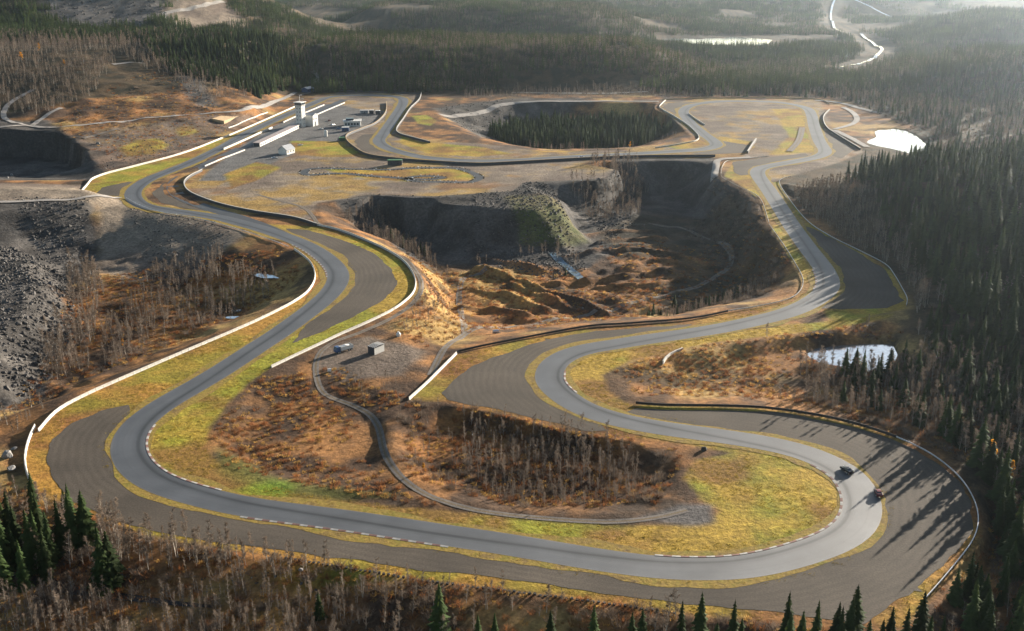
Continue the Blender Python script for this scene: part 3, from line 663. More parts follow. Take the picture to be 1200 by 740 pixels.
# kart track loop
KART = resample(smooth(catmull(UL([(363,205.5),(356,203),(361,198.5),(380,197.5),(420,198.5),(455,199),(490,197),(530,197),(546,200),(556,204),(562,209),(552,213.5),(525,213.5),(495,213),(478,211),(482,207.5),(505,206.5),(520,208.5),(500,210.5),(470,209),(430,206),(400,203.5),(380,204)]), 2, True), 3, True), 3, True)
ribbon('kart_track', KART, 3.0, -3.0, 0.04, mat_asphalt('kart_asphalt', .028), True)
# dirt roads
ROADS = [
 ([(-60,152),(0,150),(30,147.5),(62,150),(125,144),(200,137),(250,132.5),(290,127),(330,117),(346,109)], 3.0, 9),
 ([(30,147),(8,141),(5,131),(18,117),(38,106)], 2.6, 14),
 ([(38,147),(52,138),(72,127)], 2.6, 14),
 ([(-40,240),(40,236),(90,234),(140,232)], 3.0, 5),
 ([(300,228),(330,236),(355,243),(367,254),(374,263),(398,271),(440,287),(474,304),(490,322),(494,336),(489,350),(466,369),(430,387),(396,399),(378,410),(370,426),(372,445),(381,458),(402,466),(426,477),(440,490),(446,506),(449,526),(461,549),(479,568),(512,586),(562,599),(640,608),(720,612),(775,606),(805,598)], 1.3, 0),
 ([(515,134),(535,131),(560,127),(590,121.5),(620,119.5),(700,119),(772,119.5)], 3.5, 0),
 ([(600,109),(700,110),(760,108)], 4.0, 0),
 ([(955,118),(985,121),(1010,128),(1035,134)], 4.0, 0),
 ([(988,126),(1000,133),(1004,141),(996,147),(978,152)], 3.0, 0),
 ([(978,153),(998,163),(1016,173)], 3.0, 0),
 ([(366,84),(373,90),(371,97),(379,103),(392,106)], 3.0, 1),
 ([(880,185),(862,186),(842,188),(839,196),(837,210)], 3.0, -3),
 ([(940,150),(936,165),(925,178)], 3.0, 0),
 ([(98,163),(118,157),(140,152)], 2.0, 8),
 ([(132,76),(150,74),(170,75)], 2.6, 30),
 ([(505,440),(520,410),(545,392),(580,384),(640,377),(700,362),(760,350),(820,335),(856,310),(846,285),(800,268),(760,262)], 1.7, -22),
 ([(545,392),(540,365),(538,345),(545,325),(570,315)], 1.7, -20),
 ([(262,2),(238,7),(208,13),(193,17),(203,26),(217,38)], 5.0, 80),
]
road_px = []
for ir_, (pts, hw, zz) in enumerate(ROADS):
    Q = UL(pts, zz)
    if zz != 0:                                                   # sit each point on the real ground
        Q = np.array([UG(*p[:2])[:2] for p in pts])
    Q = resample(smooth(catmull(Q, 3), 3, False), 4)
    ribbon('dirt_road' if ir_ in (4, 12, 13, 15, 16) else 'gravel_road', Q, hw, -hw, 0, M['dirt' if ir_ in (4, 12, 13, 15, 16) else 'road'], drape=0.10 if ir_ in (4, 15, 16) else .5, cols=6)
# water
def water(name, pts, z, mat, step=3):
    grid_sheet(name, UL(pts, z), step, z, mat, rake=False)
water('pond', POND1, -.9, M['water'], 4); water('pond', POND2, -4.7, M['water'], 2)
water('lake', [(p[0] + (p[0] - 840) * .04, p[1] + (p[1] - 48) * .12) for p in LAKE], -17, M['water'], 12)
P_ = resample(smooth(catmull(np.array([UG(*p)[:2] for p in [(646,297),(652,303),(662,312),(672,320),(684,326)]]), 2), 3, False), 2)
ribbon('stream', P_, 2.6, -2.6, 0, M['stream_water'], drape=0.35, cols=6)
P_ = resample(smooth(catmull(np.array([UG(*p)[:2] for p in [(-60,650),(0,672),(50,686),(110,697),(180,705),(250,712)]]), 2), 3, False), 2)
ribbon('stream', P_, 3.2 * np.linspace(1.2, .15, len(P_)), -3.2 * np.linspace(1.2, .15, len(P_)), 0, mat_water('dark_stream_water', (0.02, 0.018, 0.016), 0.3), drape=0.25, cols=5)
P_ = resample(smooth(catmull(UL([(1045,14,-6),(980,9,-6),(978,26,-6),(1000,32,-6),(1022,43,-6),(1034,52,-6),(1028,64,-6),(1010,73,-6),(978,83,-6)]), 10), 6, False), 12)
ribbon('river', P_, 3.2, -3.2, 0, M['water'], drape=2.0, cols=3)
for cx_, cy_, rx_, ry_ in ((318,324,17,4), (281,365,9,1.8), (275,373,9,2)):
    c_ = UG(cx_, cy_)
    Q = UL([(cx_ + rx_ * cos(a) * (1 + .25 * sin(3 * a + cx_)), cy_ + ry_ * sin(a) * (1 + .3 * cos(2 * a))) for a in np.linspace(0, 2 * pi, 20)[:-1]], c_[2])
    grid_sheet('puddle', Q, 1.0, c_[2] + .35, M['water'], rake=False)

# ================================================================== BARRIERS
def swept(name, P, w, z0, z1, mat, parent=None, zf=None):
    """solid wall of thickness w following P; z relative to zf(x,y)"""
    T, Nn = frames(P, False); n = len(P)
    zb = np.array([zf(x, y) for x, y in P]) if zf else np.zeros(n)
    V = []
    for s_, zz in ((1, z0), (1, z1), (-1, z1), (-1, z0)):
        Q = P + Nn * (s_ * w / 2); V.append(np.column_stack([Q, zb + zz]))
    V = np.stack(V, 1).reshape(-1, 3); Fc = []
    for i in range(n - 1):
        for k in range(4):
            a, b = i * 4 + k, i * 4 + (k + 1) % 4
            Fc.append((a, b, b + 4, a + 4))
    Fc += [(3, 2, 1, 0), tuple((n - 1) * 4 + k for k in range(4))]
    me = pymesh(name, V, Fc); o = link(name, me, mat, parent)
    return o
zg = lambda x, y: max(-0.1, hz(x, y)) if hz(x, y) > -3 else -0.1
def local(o, root):
    """keep a mesh that is written in world coordinates under a root placed elsewhere"""
    o.parent = root; o.matrix_parent_inverse = root.matrix_basis.inverted(); return o
_jersey = {}
def jersey(L, h):
    k = (round(L, 2), h)
    if k not in _jersey:
        b = MB(); w = 0.36
        b.prism([(-w, -0.6), (w, -0.6), (w, .12), (.17, .42), (.13, h), (-.13, h), (-.17, .42), (-w, .12)], -L * .485, L * .485)
        _jersey[k] = b.mesh('barrier_block')
    return _jersey[k]
def block_barrier(label, px, h=1.15, L=4.0, mat='concrete', wz=0.0, name='concrete_barrier'):
    P = resample(smooth(catmull(UL(px), 2), 4, False), 1.0); P = resample(P, L)
    root = empty(name, (*P[0], zg(*P[0])), 0, label, 'barrier')
    me = jersey(L, h)
    for a, b in zip(P[:-1], P[1:]):
        c = (a + b) / 2; d = b - a
        o = link('barrier_block', me, M[mat], root)
        o.location = (c[0] - P[0][0], c[1] - P[0][1], zg(*c) - root.location.z + random.uniform(-.03, .03))
        o.rotation_euler = (0, 0, atan2(d[1], d[0]) - pi / 2 + random.uniform(-.015, .015))
    return root
def guard_rail(label, px, h=1.0, mat='steel', beam=.45, posts=True, name='guard_rail', z=None, closed=False):
    P = resample(smooth(catmull(UL(px), 2), 4, False), 2.5)
    zf = zg if z is None else (lambda x, y: z)
    root = empty(name, (*P[0], zf(*P[0])), 0, label, 'guard rail')
    local(swept('rail_beam', P, .22, h - beam, h, M[mat], zf=zf), root)
    if posts:
        b = MB(); T, Nn = frames(P, False)
        for (x, y), n_ in zip(P, Nn):
            zz = zf(x, y); xx_, yy_ = x + n_[0] * .2, y + n_[1] * .2
            b.box(xx_ - .07, xx_ + .07, yy_ - .07, yy_ + .07, zz - .8, zz + h - .05)
        o = local(b.build('rail_posts', M['dark']), root); o['kind'] = 'stuff'
    return root
def far_wall(label, px, h=1.2, w=.5, mat='concrete', cap=None, name='barrier_wall', cat='barrier'):
    P = resample(smooth(catmull(UL(px), 3), 2, False), 5)
    root = empty(name, (*P[0], 0), 0, label, cat)
    local(swept('wall', P, w, -.6, h, M[mat], zf=zg), root)
    if cap: local(swept('capping', P, w + .12, h + .005, h + .22, M[cap], zf=zg), root)
    return root

block_barrier('long white concrete block barrier beside the straight along the birch basin', [(345,293),(362,306),(369,320),(366,335),(350,351),(300,377),(200,420),(131,450),(100,464),(67,482),(45,506)], 1.25)
block_barrier('short curved white block barrier beside the pale rock outcrop', [(41,500),(34,515),(30,530),(29,542),(32,556),(38,571)], 1.25)
block_barrier('white segmented block barrier round the outside of the wide gravel bend by the dirt road', [(371,264),(400,271),(440,287),(470,304),(484,321),(487,335),(481,348),(460,364),(430,379),(400,392),(375,404),(345,418),(318,431)], 1.2, 3.0)
block_barrier('straight white block barrier at the end of the fan shaped gravel trap', [(479,469),(500,450),(518,432),(535,415)], 1.25)
guard_rail('black tyre faced rail along the fan shaped gravel trap below the motocross pit', [(535,414),(560,408),(600,400),(684,384.5),(735,380.5),(809,374.5),(853,366)], 1.2, 'tyre', .9)
guard_rail('bright steel guard rail hugging the inside of the shaded right hand corner', [(853,366),(890,360),(924,352),(937,343),(941,333),(938,321),(920,291),(901,264)], 1.0, 'steel')
guard_rail('steel guard rail along the golden verge above the motocross pit', [(901,262),(890,233),(868,221),(848,210),(845,204),(851,190),(875,187),(900,184)], 1.0, 'concrete')
guard_rail('steel guard rail between the shaded gravel corner and the wooded ridge', [(926,208),(914,212),(917,223),(943,257),(971,277),(1001,292),(1036,310),(1047,322),(1057,339),(1063,351),(1062,359)], 1.0, 'silver', .4)
guard_rail('dark tyre faced rail along the top of the hairpin gravel trap', [(745,474),(775,476.5),(850,477.5),(900,480),(962,489),(1012,501),(1050,514)], 1.3, 'tyre', 1.0)
guard_rail('pale steel guard rail curving round the outside of the hairpin', [(1050,514),(1075,525),(1100,540),(1125,562),(1140,585),(1146,605),(1145,622),(1137,640),(1120,662),(1100,686),(1081,707)], 1.0, 'silver', .45)
far_wall('short pale barrier end standing on the grass bank of the infield heath', [(777,425),(780,419),(785,415),(800,409.5)], .9, .6)
guard_rail('low guard rail on the bank above the rocky slope', [(148,233),(165,242),(189,249.5),(236,258),(297,275),(338,290)], .8, 'silver', .35)
far_wall('white concrete wall along the outside of the first corner and main straight', [(94,227),(100,220),(105,214),(108,210.5),(125,204),(160,195),(215,180),(262,162),(300,146),(345,126)], 1.5, .6)
far_wall('dark wall with white capping curling round the pit lane exit', [(237,201),(222,209),(216,216),(220,225),(235,233),(262,242),(300,250),(345,257),(371,265)], 1.8, .6, 'dark', 'concrete')
far_wall('long dark wall with pale capping between the kart track and the back straight', [(453,121),(452,133),(441,145),(425,152),(408,159),(406,165),(414,173),(432,183),(470,188),(510,191),(560,193.5),(600,192),(700,186.5),(760,184.5),(838,184)], 2.0, .6, 'dark', 'tan')
far_wall('dark wall with pale capping on the outer side of the slope down from the far straight', [(494,110),(491,118),(481,128),(473,140),(465,152),(468,158),(485,163),(504,168)], 1.8, .6, 'dark', 'concrete')
far_wall('low dark perimeter wall behind the far straight below the forest', [(350,113),(365,109.5),(385,107),(440,108.5),(492,110.5)], 1.4, .5, 'dark')
far_wall('pale barrier round the tip of the spruce hollow by the chicane', [(780,118),(773,125),(776,129),(790,137),(808,149),(819,163),(800,169),(768,174)], 1.3, .5)
far_wall('short pale barrier on the inside of the far chicane', [(807,134),(815,140),(826,147)], 1.3, .5)
far_wall('dark upright tyre wall at the end of the chicane run off', [(886,165),(881,172),(876,180)], 2.2, 1.0, 'tyre', 'concrete')
far_wall('dark tyre wall bending beside the road to the white pond', [(972,130),(966,136),(965,143),(969,151),(977,157),(1008,176)], 1.8, .7, 'tyre', 'concrete')
far_wall('low rail on the upper edge of the far right sweep', [(776,117.5),(830,115.5),(900,115.5),(955,116.5),(972,122)], 1.1, .4, 'tan')
far_wall('straight white barrier leading into the pit lane exit', [(287,176.5),(265,185),(240,195.5)], 1.1, .4, 'concrete')
far_wall('white pit wall dividing the main straight from the pit lane', [(262,176),(280,168),(300,159),(319,150.5)], 1.7, .8, 'concrete')
far_wall('white pit wall running on past the control tower', [(332,144),(345,138),(362,131),(380,123.5)], 1.2, .5, 'concrete')
far_wall('white wall at the far edge of the paddock behind the hall', [(369,136),(385,129),(404,121)], 1.2, .5, 'concrete')
far_wall('white wall segments on the spectator bank beside the main straight', [(268,153),(285,147),(300,141),(314,134)], 1.0, .4, 'concrete')
# palisade of upright timbers that holds the bank below the bottom straight
pal_px = [(335,655),(400,664.5),(500,681.5),(600,693.5),(700,706.5),(790,719)]
P = resample(smooth(catmull(UL(pal_px), 2), 3, False), 1.45)
root = empty('palisade_wall', (*P[0], -2.35), 0, 'dark palisade of upright tyre posts holding the bank below the bottom straight', 'retaining wall')
bm_ = MB(); bm_.cyl((0, 0, -1.2), (0, 0, 1), .5, 3.9, 8, r2=.42); pm = bm_.mesh('post')
for i_, (x, y) in enumerate(P[:298]):
    o = link('post', pm, M['tyre'], root); o.location = (x - P[0][0], y - P[0][1], random.uniform(-.25, .2)); o.rotation_euler = (random.uniform(-.04, .04), random.uniform(-.04, .04), i_)

# kerbs : alternating painted blocks laid against the asphalt edge
kb = {}
for key in ('kerb_white', 'kerb_red', 'kerb_grey'):
    b = MB(); b.prism([(-.4, -.05), (.4, -.05), (.4, .02), (-.4, .08)], -1.22, 1.22); kb[key] = b.mesh('kerb_block')
def kerb(a_px, b_px, side_px, second='kerb_red', first='kerb_white'):
    a, b, s_ = (np.array(U(*q)) for q in (a_px, b_px, side_px))
    ia = int(np.argmin(((TRK - a) ** 2).sum(1))); ib = int(np.argmin(((TRK - b) ** 2).sum(1))); n = len(TRK)
    ks = [(ia + k) % n for k in range(((ib - ia) % n) + 1)]
    mid = ks[int(np.argmin(((TRK[ks] - s_) ** 2).sum(1)))]
    sg = 1 if ((s_ - TRK[mid]) * TN[mid]).sum() > 0 else -1
    P = resample(TRK[ks] + TN[ks] * (sg * (T_HW[ks] + .3))[:, None], 2.5)
    root = empty('kerb', (*P[0], .07), 0, kind='structure')
    for k, (p, q) in enumerate(zip(P[:-1], P[1:])):
        c, d = (p + q) / 2, q - p; key = first if k % 2 == 0 else second
        o = link('kerb_block', kb[key], M[key], root); o.location = (c[0] - P[0][0], c[1] - P[0][1], 0)
        o.rotation_euler = (0, 0, atan2(d[1], d[0]) - pi / 2 + (0 if sg < 0 else pi))
kerb((165,495), (250,586), (185,535)); kerb((295,596), (540,630), (420,625)); kerb((760,664), (960,537), (950,600))
kerb((355,286), (395,325), (360,320)); kerb((968,341), (966,316), (950,335)); kerb((655,462), (645,432), (670,445))

# ================================================================== BUILDINGS
A_ = np.array(U(262, 172)); B_ = np.array(U(345, 133)); ANG = atan2(B_[1] - A_[1], B_[0] - A_[0])
def windows(root, xs, z, wd, ht, face_y, yaw=0, name='window', mat='glass', frame=True):
    for x in xs:
        b = MB(); b.box(x - wd / 2, x + wd / 2, face_y - .06, face_y + .06, z, z + ht)
        o = b.build(name, M[mat], root)
        if frame:
            f = MB(); t = .09; s_ = .09 if face_y > 0 else -.09
            y0, y1 = sorted((face_y, face_y + s_))
            f.box(x - wd / 2 - t, x + wd / 2 + t, y0, y1, z - t, z); f.box(x - wd / 2 - t, x + wd / 2 + t, y0, y1, z + ht, z + ht + t)
            f.box(x - wd / 2 - t, x - wd / 2, y0, y1, z, z + ht); f.box(x + wd / 2, x + wd / 2 + t, y0, y1, z, z + ht)
            f.build('frame', M['white'], o)
def windows_x(root, ys, z, wd, ht, face_x, name='window', mat='glass'):
    for y in ys:
        b = MB(); b.box(face_x - .06, face_x + .06, y - wd / 2, y + wd / 2, z, z + ht); b.build(name, M[mat], root)
# control tower
tx, ty = U(353, 149)
t = empty('control_tower', (tx, ty, 0), ANG - .25, 'tall white control tower with flat overhanging roof beside the pit lane', 'tower')
b = MB(); b.box(-3.5, 3.5, -3.5, 3.5, -.5, 22.5); b.build('wall', M['white_wall'], t)
b = MB(); b.box(-5.4, 5.4, -4.4, 4.4, 24.9, 25.5); rf = b.build('roof', M['white'], t)
b = MB(); b.box(-.12, .12, -.12, .12, 25.6, 31.5); b.box(-.9, .9, -.05, .05, 29.5, 29.65); b.build('antenna_mast', M['steel'], rf)
b = MB(); b.box(-3.8, 3.8, -3.8, 3.8, 22.5, 24.9); b.build('observation_glass', M['glass'], t)
b = MB(); b.box(-4.5, 4.5, -4.5, 4.5, 22.0, 22.3)
for k in (-4.4, 4.4):
    b.box(-4.5, 4.5, k - .05, k + .05, 22.9, 23.05); b.box(k - .05, k + .05, -4.5, 4.5, 22.9, 23.05)
b.build('balcony', M['steel'], t)
for fl in (3, 7, 11, 15, 18.5): windows(t, (-1.6, 1.6), fl, .9, 1.1, -3.5); windows_x(t, (-1.5, 1.5), fl, .9, 1.1, -3.5)
# hall attached to nothing: stands just behind the tower
hx, hy = U(364, 148)
t = empty('tall_hall', (hx, hy + 4, 0), ANG - .25, 'blocky white hall with arched doorway standing next to the control tower', 'building')
b = MB(); b.box(-4.5, 5.5, -5, 6, -.5, 11); b.build('wall', M['white_wall'], t)
b = MB(); b.prism([(-4.9, 11), (5.9, 11), (.5, 13)], -5.4, 6.4); b.build('roof', M['roof_grey'], t)
b = MB(); b.prism([(-1.6, 0), (1.6, 0), (1.6, 3.2), (.9, 4.4), (0, 4.9), (-.9, 4.4), (-1.6, 3.2)], -5.08, -4.9); b.build('arched_door', M['dark'], t)
windows(t, (-3, 0, 3), 6.5, 1.2, 1.5, -5); windows_x(t, (-3, 0, 3), 6, 1.2, 1.5, 5.5)
# pit garages
g0, g1 = np.array(U(301, 172)), np.array(U(349, 149.5)); gc = (g0 + g1) / 2; gl = np.hypot(*(g1 - g0)); ga = atan2(g1[1] - g0[1], g1[0] - g0[0])
t = empty('pit_garage', (*gc, 0), ga, 'long low white pit garage with a dark end wall beside the paddock', 'garage')
b = MB(); b.box(-gl / 2, gl / 2, -3, 3, -.5, 3.2); b.build('wall', M['white_wall'], t)
b = MB(); b.box(-gl / 2 - .4, gl / 2 + .4, -3.6, 3.6, 3.2, 3.55); b.build('roof', simple('garage_roof', (.36, .30, .28), .7, .2, .3), t)
b = MB(); b.box(-gl / 2 - .12, -gl / 2, -2.9, 2.9, 0, 3.1); b.build('end_panel', M['dark'], t)
nd = int(gl / 6)
for k in range(nd):
    x = -gl / 2 + (k + .5) * gl / nd; b = MB(); b.box(x - 2, x + 2, 3.0, 3.1, 0, 2.7); b.build('garage_door', M['roof_grey'], t); b = MB(); b.box(x - 1.5, x + 1.5, -3.1, -3.0, .9, 2.2); b.build('window', M['glass'], t)
# small gabled house
def gabled(label, px, L, W, hh, rh, ang, wall='white_wall', roof='roof_grey', name='house', cat='house', wins=3):
    x, y = U(*px); t = empty(name, (x, y, 0), ang, label, cat)
    b = MB(); b.prism([(-W / 2, -.5), (W / 2, -.5), (W / 2, hh), (0, hh + rh), (-W / 2, hh)], -L / 2, L / 2); b.build('wall', M[wall], t)
    s_ = rh / (W / 2); e = .5
    b = MB(); b.prism([(-W / 2 - e, hh - s_ * e + .02), (0, hh + rh + .02), (0, hh + rh + .3), (-W / 2 - e, hh - s_ * e + .3)], -L / 2 - e, L / 2 + e)
    b.prism([(0, hh + rh + .02), (W / 2 + e, hh - s_ * e + .02), (W / 2 + e, hh - s_ * e + .3), (0, hh + rh + .3)], -L / 2 - e, L / 2 + e)
    b.build('roof', M[roof], t)
    windows_x(t, [(-.5 + (k + .5) / wins) * L for k in range(wins)], hh * .4, 1.3, 1.3, -W / 2)
    windows_x(t, [(-.5 + (k + .5) / wins) * L for k in range(wins)], hh * .4, 1.3, 1.3, W / 2)
    b = MB(); b.box(-.6, .6, -L / 2 - .06, -L / 2 + .06, 0, 2.2); b.build('door', M['dark'], t)
    return t
gabled('small white gabled house with pale roof standing on the paddock edge', (336, 180), 12, 9, 4.0, 3.4, ANG + 1.25)
gabled('blue sided service hut with pale roof by the far road below the forest', (361, 108), 14, 9, 4.5, 2, ANG + 1.2, 'blue', 'roof_grey', 'hut', 'hut')
# club house
x, y = U(412, 148); t = empty('club_house', (x, y + 3, 0), .12, 'white flat roofed club house with dark glass front in the paddock', 'building')
b = MB(); b.box(-8, 9, -5, 6, -.3, 5); b.build('wall', M['white_wall'], t)
b = MB(); b.box(-9, 10, -6, 7, 5, 5.5); rf = b.build('roof', M['white'], t)
b = MB(); b.box(-6, 2, -2, 4, 5.5, 7.6); b.build('roof_lantern', M['glass'], rf)
windows(t, (-6, -3, 0, 3, 6), 1.2, 2.2, 2.2, -5); windows_x(t, (-3, 0, 3), 1.2, 2.2, 2.2, -8)
def cabin(label, px, L, W, hh, ang, wall, roof='roof_grey', name='cabin', cat='cabin'):
    x, y = U(*px); t = empty(name, (x, y, 0), ang, label, cat)
    b = MB(); b.box(-L / 2, L / 2, -W / 2, W / 2, .25, hh); b.build('wall', M[wall], t)
    b = MB(); b.box(-L / 2 - .2, L / 2 + .2, -W / 2 - .2, W / 2 + .2, hh, hh + .22); b.build('roof', M[roof], t)
    b = MB(); b.box(-L / 2 + .4, L / 2 - .4, -W / 2 + .3, W / 2 - .3, -.2, .25); b.build('base_frame', M['dark'], t)
    windows(t, (-L * .25, L * .22), 1.2, 1.2, 1.0, -W / 2, frame=False)
    b = MB(); b.box(-.5, .5, -W / 2 - .07, -W / 2 + .02, .3, 2.3); b.build('door', M['dark'], t)
    return t
cabin('dark blue site cabin in front of the flat roofed club house', (405, 154), 7, 5, 4, .1, 'blue', 'white')
cabin('grey service trailer beside two dark containers at the paddock end', (427, 133), 9, 4, 3.4, .1, 'roof_grey', 'white', 'service_trailer', 'trailer')
cabin('dark container with white roof next to the grey service trailer', (435.5, 133.5), 5, 5, 4, .1, 'dark', 'white', 'container', 'container')
cabin('dark container with white roof nearest the brown banked bend', (443, 134), 5, 5, 4, .1, 'dark', 'white', 'container', 'container')
cabin('dark marshal hut with white end by the kart track wall', (463, 193.5), 12, 5, 4.2, .05, 'dark', 'green', 'marshal_hut', 'hut')
cabin('small green hut at the corner of the banked bend', (401, 165), 5, 4, 3, .3, 'green', 'green', 'green_hut', 'hut')
# white tank on the paddock
x, y = U(382, 160); t = empty('storage_tank', (x, y, 0), 0, 'small upright white tank throwing a long shadow on the paddock', 'tank')
b = MB(); b.cyl((0, 0, .3), (0, 0, 1), 1.6, 5.0, 14); b.build('shell', M['white'], t); b = MB(); b.cyl((0, 0, 5.3), (0, 0, 1), 1.6, .8, 14, r2=.3); b.build('cap', M['white'], t)
b = MB(); b.cyl((0, 0, -.2), (0, 0, 1), 1.9, .5, 14); b.build('plinth', M['concrete'], t)
# grandstand benches on the bank
g0, g1 = np.array(U(261, 151)), np.array(U(286, 142)); gc = (g0 + g1) / 2; gl = np.hypot(*(g1 - g0)); ga = atan2(g1[1] - g0[1], g1[0] - g0[0])
t = empty('grandstand', (*gc, hz(*gc)), ga, 'tan timber grandstand of stepped benches on the spectator bank', 'grandstand')
for k in range(7):
    b = MB(); b.box(-gl / 2, gl / 2, -2 + k * 1.9, -.2 + k * 1.9, -3, .2 + k * .3); b.build('bench_step', M['tan'], t)
# start light gantry on the straight
x, y = U(337, 134); t = empty('light_mast', (*U(355, 132), 0), 0, 'slim grey light mast rising behind the control tower', 'mast')
b = MB(); b.cyl((0, 0, -.3), (0, 0, 1), .22, 15, 8, r2=.1); b.build('pole', M['steel'], t); b = MB(); b.box(-1.4, 1.4, -.2, .2, 14.6, 15.2); b.build('lamp_bar', M['white'], t)
# ribbed container shed and lorry by the dirt road
x, y, z = UG(441, 413); t = empty('ribbed_shed', (x, y, z), .95, 'small white metal shed with dark ribbed roof on the dirt clearing', 'shed')
b = MB(); b.box(-3.2, 3.2, -1.9, 1.9, -.3, 3.3); b.build('wall', M['white'], t)
b = MB(); b.prism([(-3.4, 3.3), (3.4, 3.3), (3.4, 3.42), (0, 3.75), (-3.4, 3.42)], -2.1, 2.1); rf = b.build('roof', M['dark'], t)
for k in range(5):
    yy_ = -1.8 + k * .9; b = MB(); b.prism([(-3.4, 3.425), (0, 3.755), (3.4, 3.425), (3.4, 3.52), (0, 3.86), (-3.4, 3.52)], yy_ - .09, yy_ + .09); b.build('roof_rib', M['white'], rf)
b = MB(); b.box(-3.27, -3.2, -1.9, 1.9, 0, 3.2); b.build('painted_shade_side', M['dark'], t)  # dark sheet over the white wall, painting in the shade on this side
b = MB(); b.box(3.2, 3.28, -1.2, 1.2, 0, 2.6); b.build('door', M['white'], t)
def wheel(parent, x, y, r, wd, rim='steel'):
    b = MB(); b.cyl((x, y - wd / 2, r), (0, 1, 0), r, wd, 16); o = b.build('wheel', M['rubber'], parent)
    s_ = 1 if y > 0 else -1
    b = MB(); b.cyl((x, y + s_ * (wd / 2 - .02), r), (0, s_, 0), r * .62, .05, 12); b.build('rim', M[rim], o)
x, y, z = UG(403, 412); t = empty('tipper_lorry', (x, y, z), .75, 'white tipper lorry with dark blue cab parked beside the ribbed shed', 'lorry')
b = MB(); b.box(-4.2, 4.4, -.5, .5, .75, 1.05); b.build('chassis', M['dark'], t)
b = MB(); b.prism([(-4.6, .8), (-2.5, .8), (-2.5, 3.1), (-4.1, 3.1), (-4.5, 2.1)], -1.2, 1.2); c_ = b.build('cab', M['blue'], t)
b = MB(); b.prism([(-4.52, 2.12), (-4.44, 2.12), (-4.08, 2.95), (-4.16, 2.95)], -1.05, 1.05); b.build('windscreen', M['glass'], c_)
b = MB(); b.box(-2.2, 4.3, -1.25, 1.25, 1.1, 1.25); b.box(-2.2, -2.05, -1.25, 1.25, 1.25, 2.9); b.box(4.15, 4.3, -1.25, 1.25, 1.25, 2.5); b.box(-2.05, 4.15, -1.25, -1.12, 1.25, 2.7); b.box(-2.05, 4.15, 1.12, 1.25, 1.25, 2.7); b.build('tipper_body', M['white'], t)
b = MB(); b.prism([(-2.0, 1.3), (4.1, 1.3), (3.2, 2.3), (1, 2.9), (-1.4, 2.5)], -1.1, 1.1); b.build('load_cover', M['white'], t)
for wx in (-3.5, 2.0, 3.3):
    for wy in (-1.1, 1.1): wheel(t, wx, wy, .52, .35)
x, y, z = UG(467, 394); t = empty('white_sack', (x, y, z), .3, 'big white bulk sack standing among rusty shrubs above the shed', 'sack')
b = MB(); b.cyl((0, 0, -.2), (0, 0, 1), .95, 1.2, 12, r2=1.15); b.cyl((0, 0, 1.0), (0, 0, 1), 1.15, .8, 12, r2=.5); b.build('bag', M['white'], t); b = MB(); b.cyl((0, 0, 1.8), (0, 0, 1), .3, .4, 10, r2=.45); b.build('tied_neck', M['white'], t)
x, y, z = UG(386, 436); t = empty('hay_bale', (x, y, z), .3, 'round white wrapped bale beside the dirt road below the lorry', 'bale')
b = MB(); b.cyl((-.7, 0, .7), (1, 0, 0), .75, 1.4, 16); b.build('wrap', M['white'], t); b = MB(); b.cyl((.7, 0, .7), (1, 0, 0), .5, .04, 12); b.build('end_fold', M['concrete'], t)
x, y, z = UG(581, 391); t = empty('water_trough', (x, y, z), .2, 'small blue grey tank trailer on the pit floor track', 'trailer')
b = MB(); b.cyl((-1.4, 0, 1.1), (1, 0, 0), .8, 2.8, 14); b.build('tank', M['silver'], t); b = MB(); b.box(-1.7, 2.3, -.5, .5, .3, .42); b.build('frame', M['dark'], t)
for wy in (-.7, .7): wheel(t, 0, wy, .35, .22)
# culvert mouth mound in hairpin field
# ================================================================== CARS
def car(label, px, ang, paint, glass='glass', rim='silver', L=4.5):
    x, y = U(*px); t = empty('car', (x, y, .062), ang, label, 'car', 'cars on the circuit'); k = L / 4.5; t.scale = (1.12,) * 3
    lower = [(-2.25, .35), (2.25, .3), (2.28, .62), (2.1, .82), (1.0, 1.0), (-1.75, 1.04), (-2.2, .98), (-2.3, .6)]
    b = MB(); b.prism([(a * k, c) for a, c in lower], -.88, .88)
    bo = b.build('body', M[paint], t)
    bev = bo.modifiers.new('bevel', 'BEVEL'); bev.width = .09; bev.segments = 2
    V = [(a * k, s_ * ww, c) for s_ in (-1, 1) for a, c, ww in ((1.05, .98, .80), (.25, 1.42, .62), (-1.05, 1.42, .62), (-1.8, 1.02, .78))]
    Fc = [(0, 1, 2, 3), (4, 7, 6, 5), (0, 4, 5, 1), (1, 5, 6, 2), (2, 6, 7, 3), (3, 7, 4, 0)]
    b = MB(); b.add(V, Fc); b.build('cabin_glass', M[glass], t)
    b = MB(); b.prism([(.28 * k, 1.40), (.2 * k, 1.47), (-1.0 * k, 1.47), (-1.12 * k, 1.40)], -.6, .6); b.build('roof', M[paint], t)
    for wx in (-1.38 * k, 1.38 * k):
        for wy in (-.8, .8): wheel(t, wx, wy, .34, .24, rim)
    for s_ in (-.6, .6):
        b = MB(); b.box(2.2 * k, 2.3 * k, s_ - .2, s_ + .2, .6, .75); b.build('headlight', M['silver'], t)
        b = MB(); b.box(-2.32 * k, -2.24 * k, s_ - .2, s_ + .2, .7, .86); b.build('tail_light', M['red'], t)
    b = MB(); b.box(-2.1 * k, -1.85 * k, -.8, .8, 1.25, 1.3); b.box(-2.0 * k, -1.95 * k, -.6, -.55, 1.0, 1.26); b.box(-2.0 * k, -1.95 * k, .55, .6, 1.0, 1.26); b.build('rear_wing', M[paint], t)
    return t
def tang(px):
    i = int(np.argmin(((TRK - np.array(U(*px))) ** 2).sum(1))); return atan2(TT[i][1], TT[i][0])
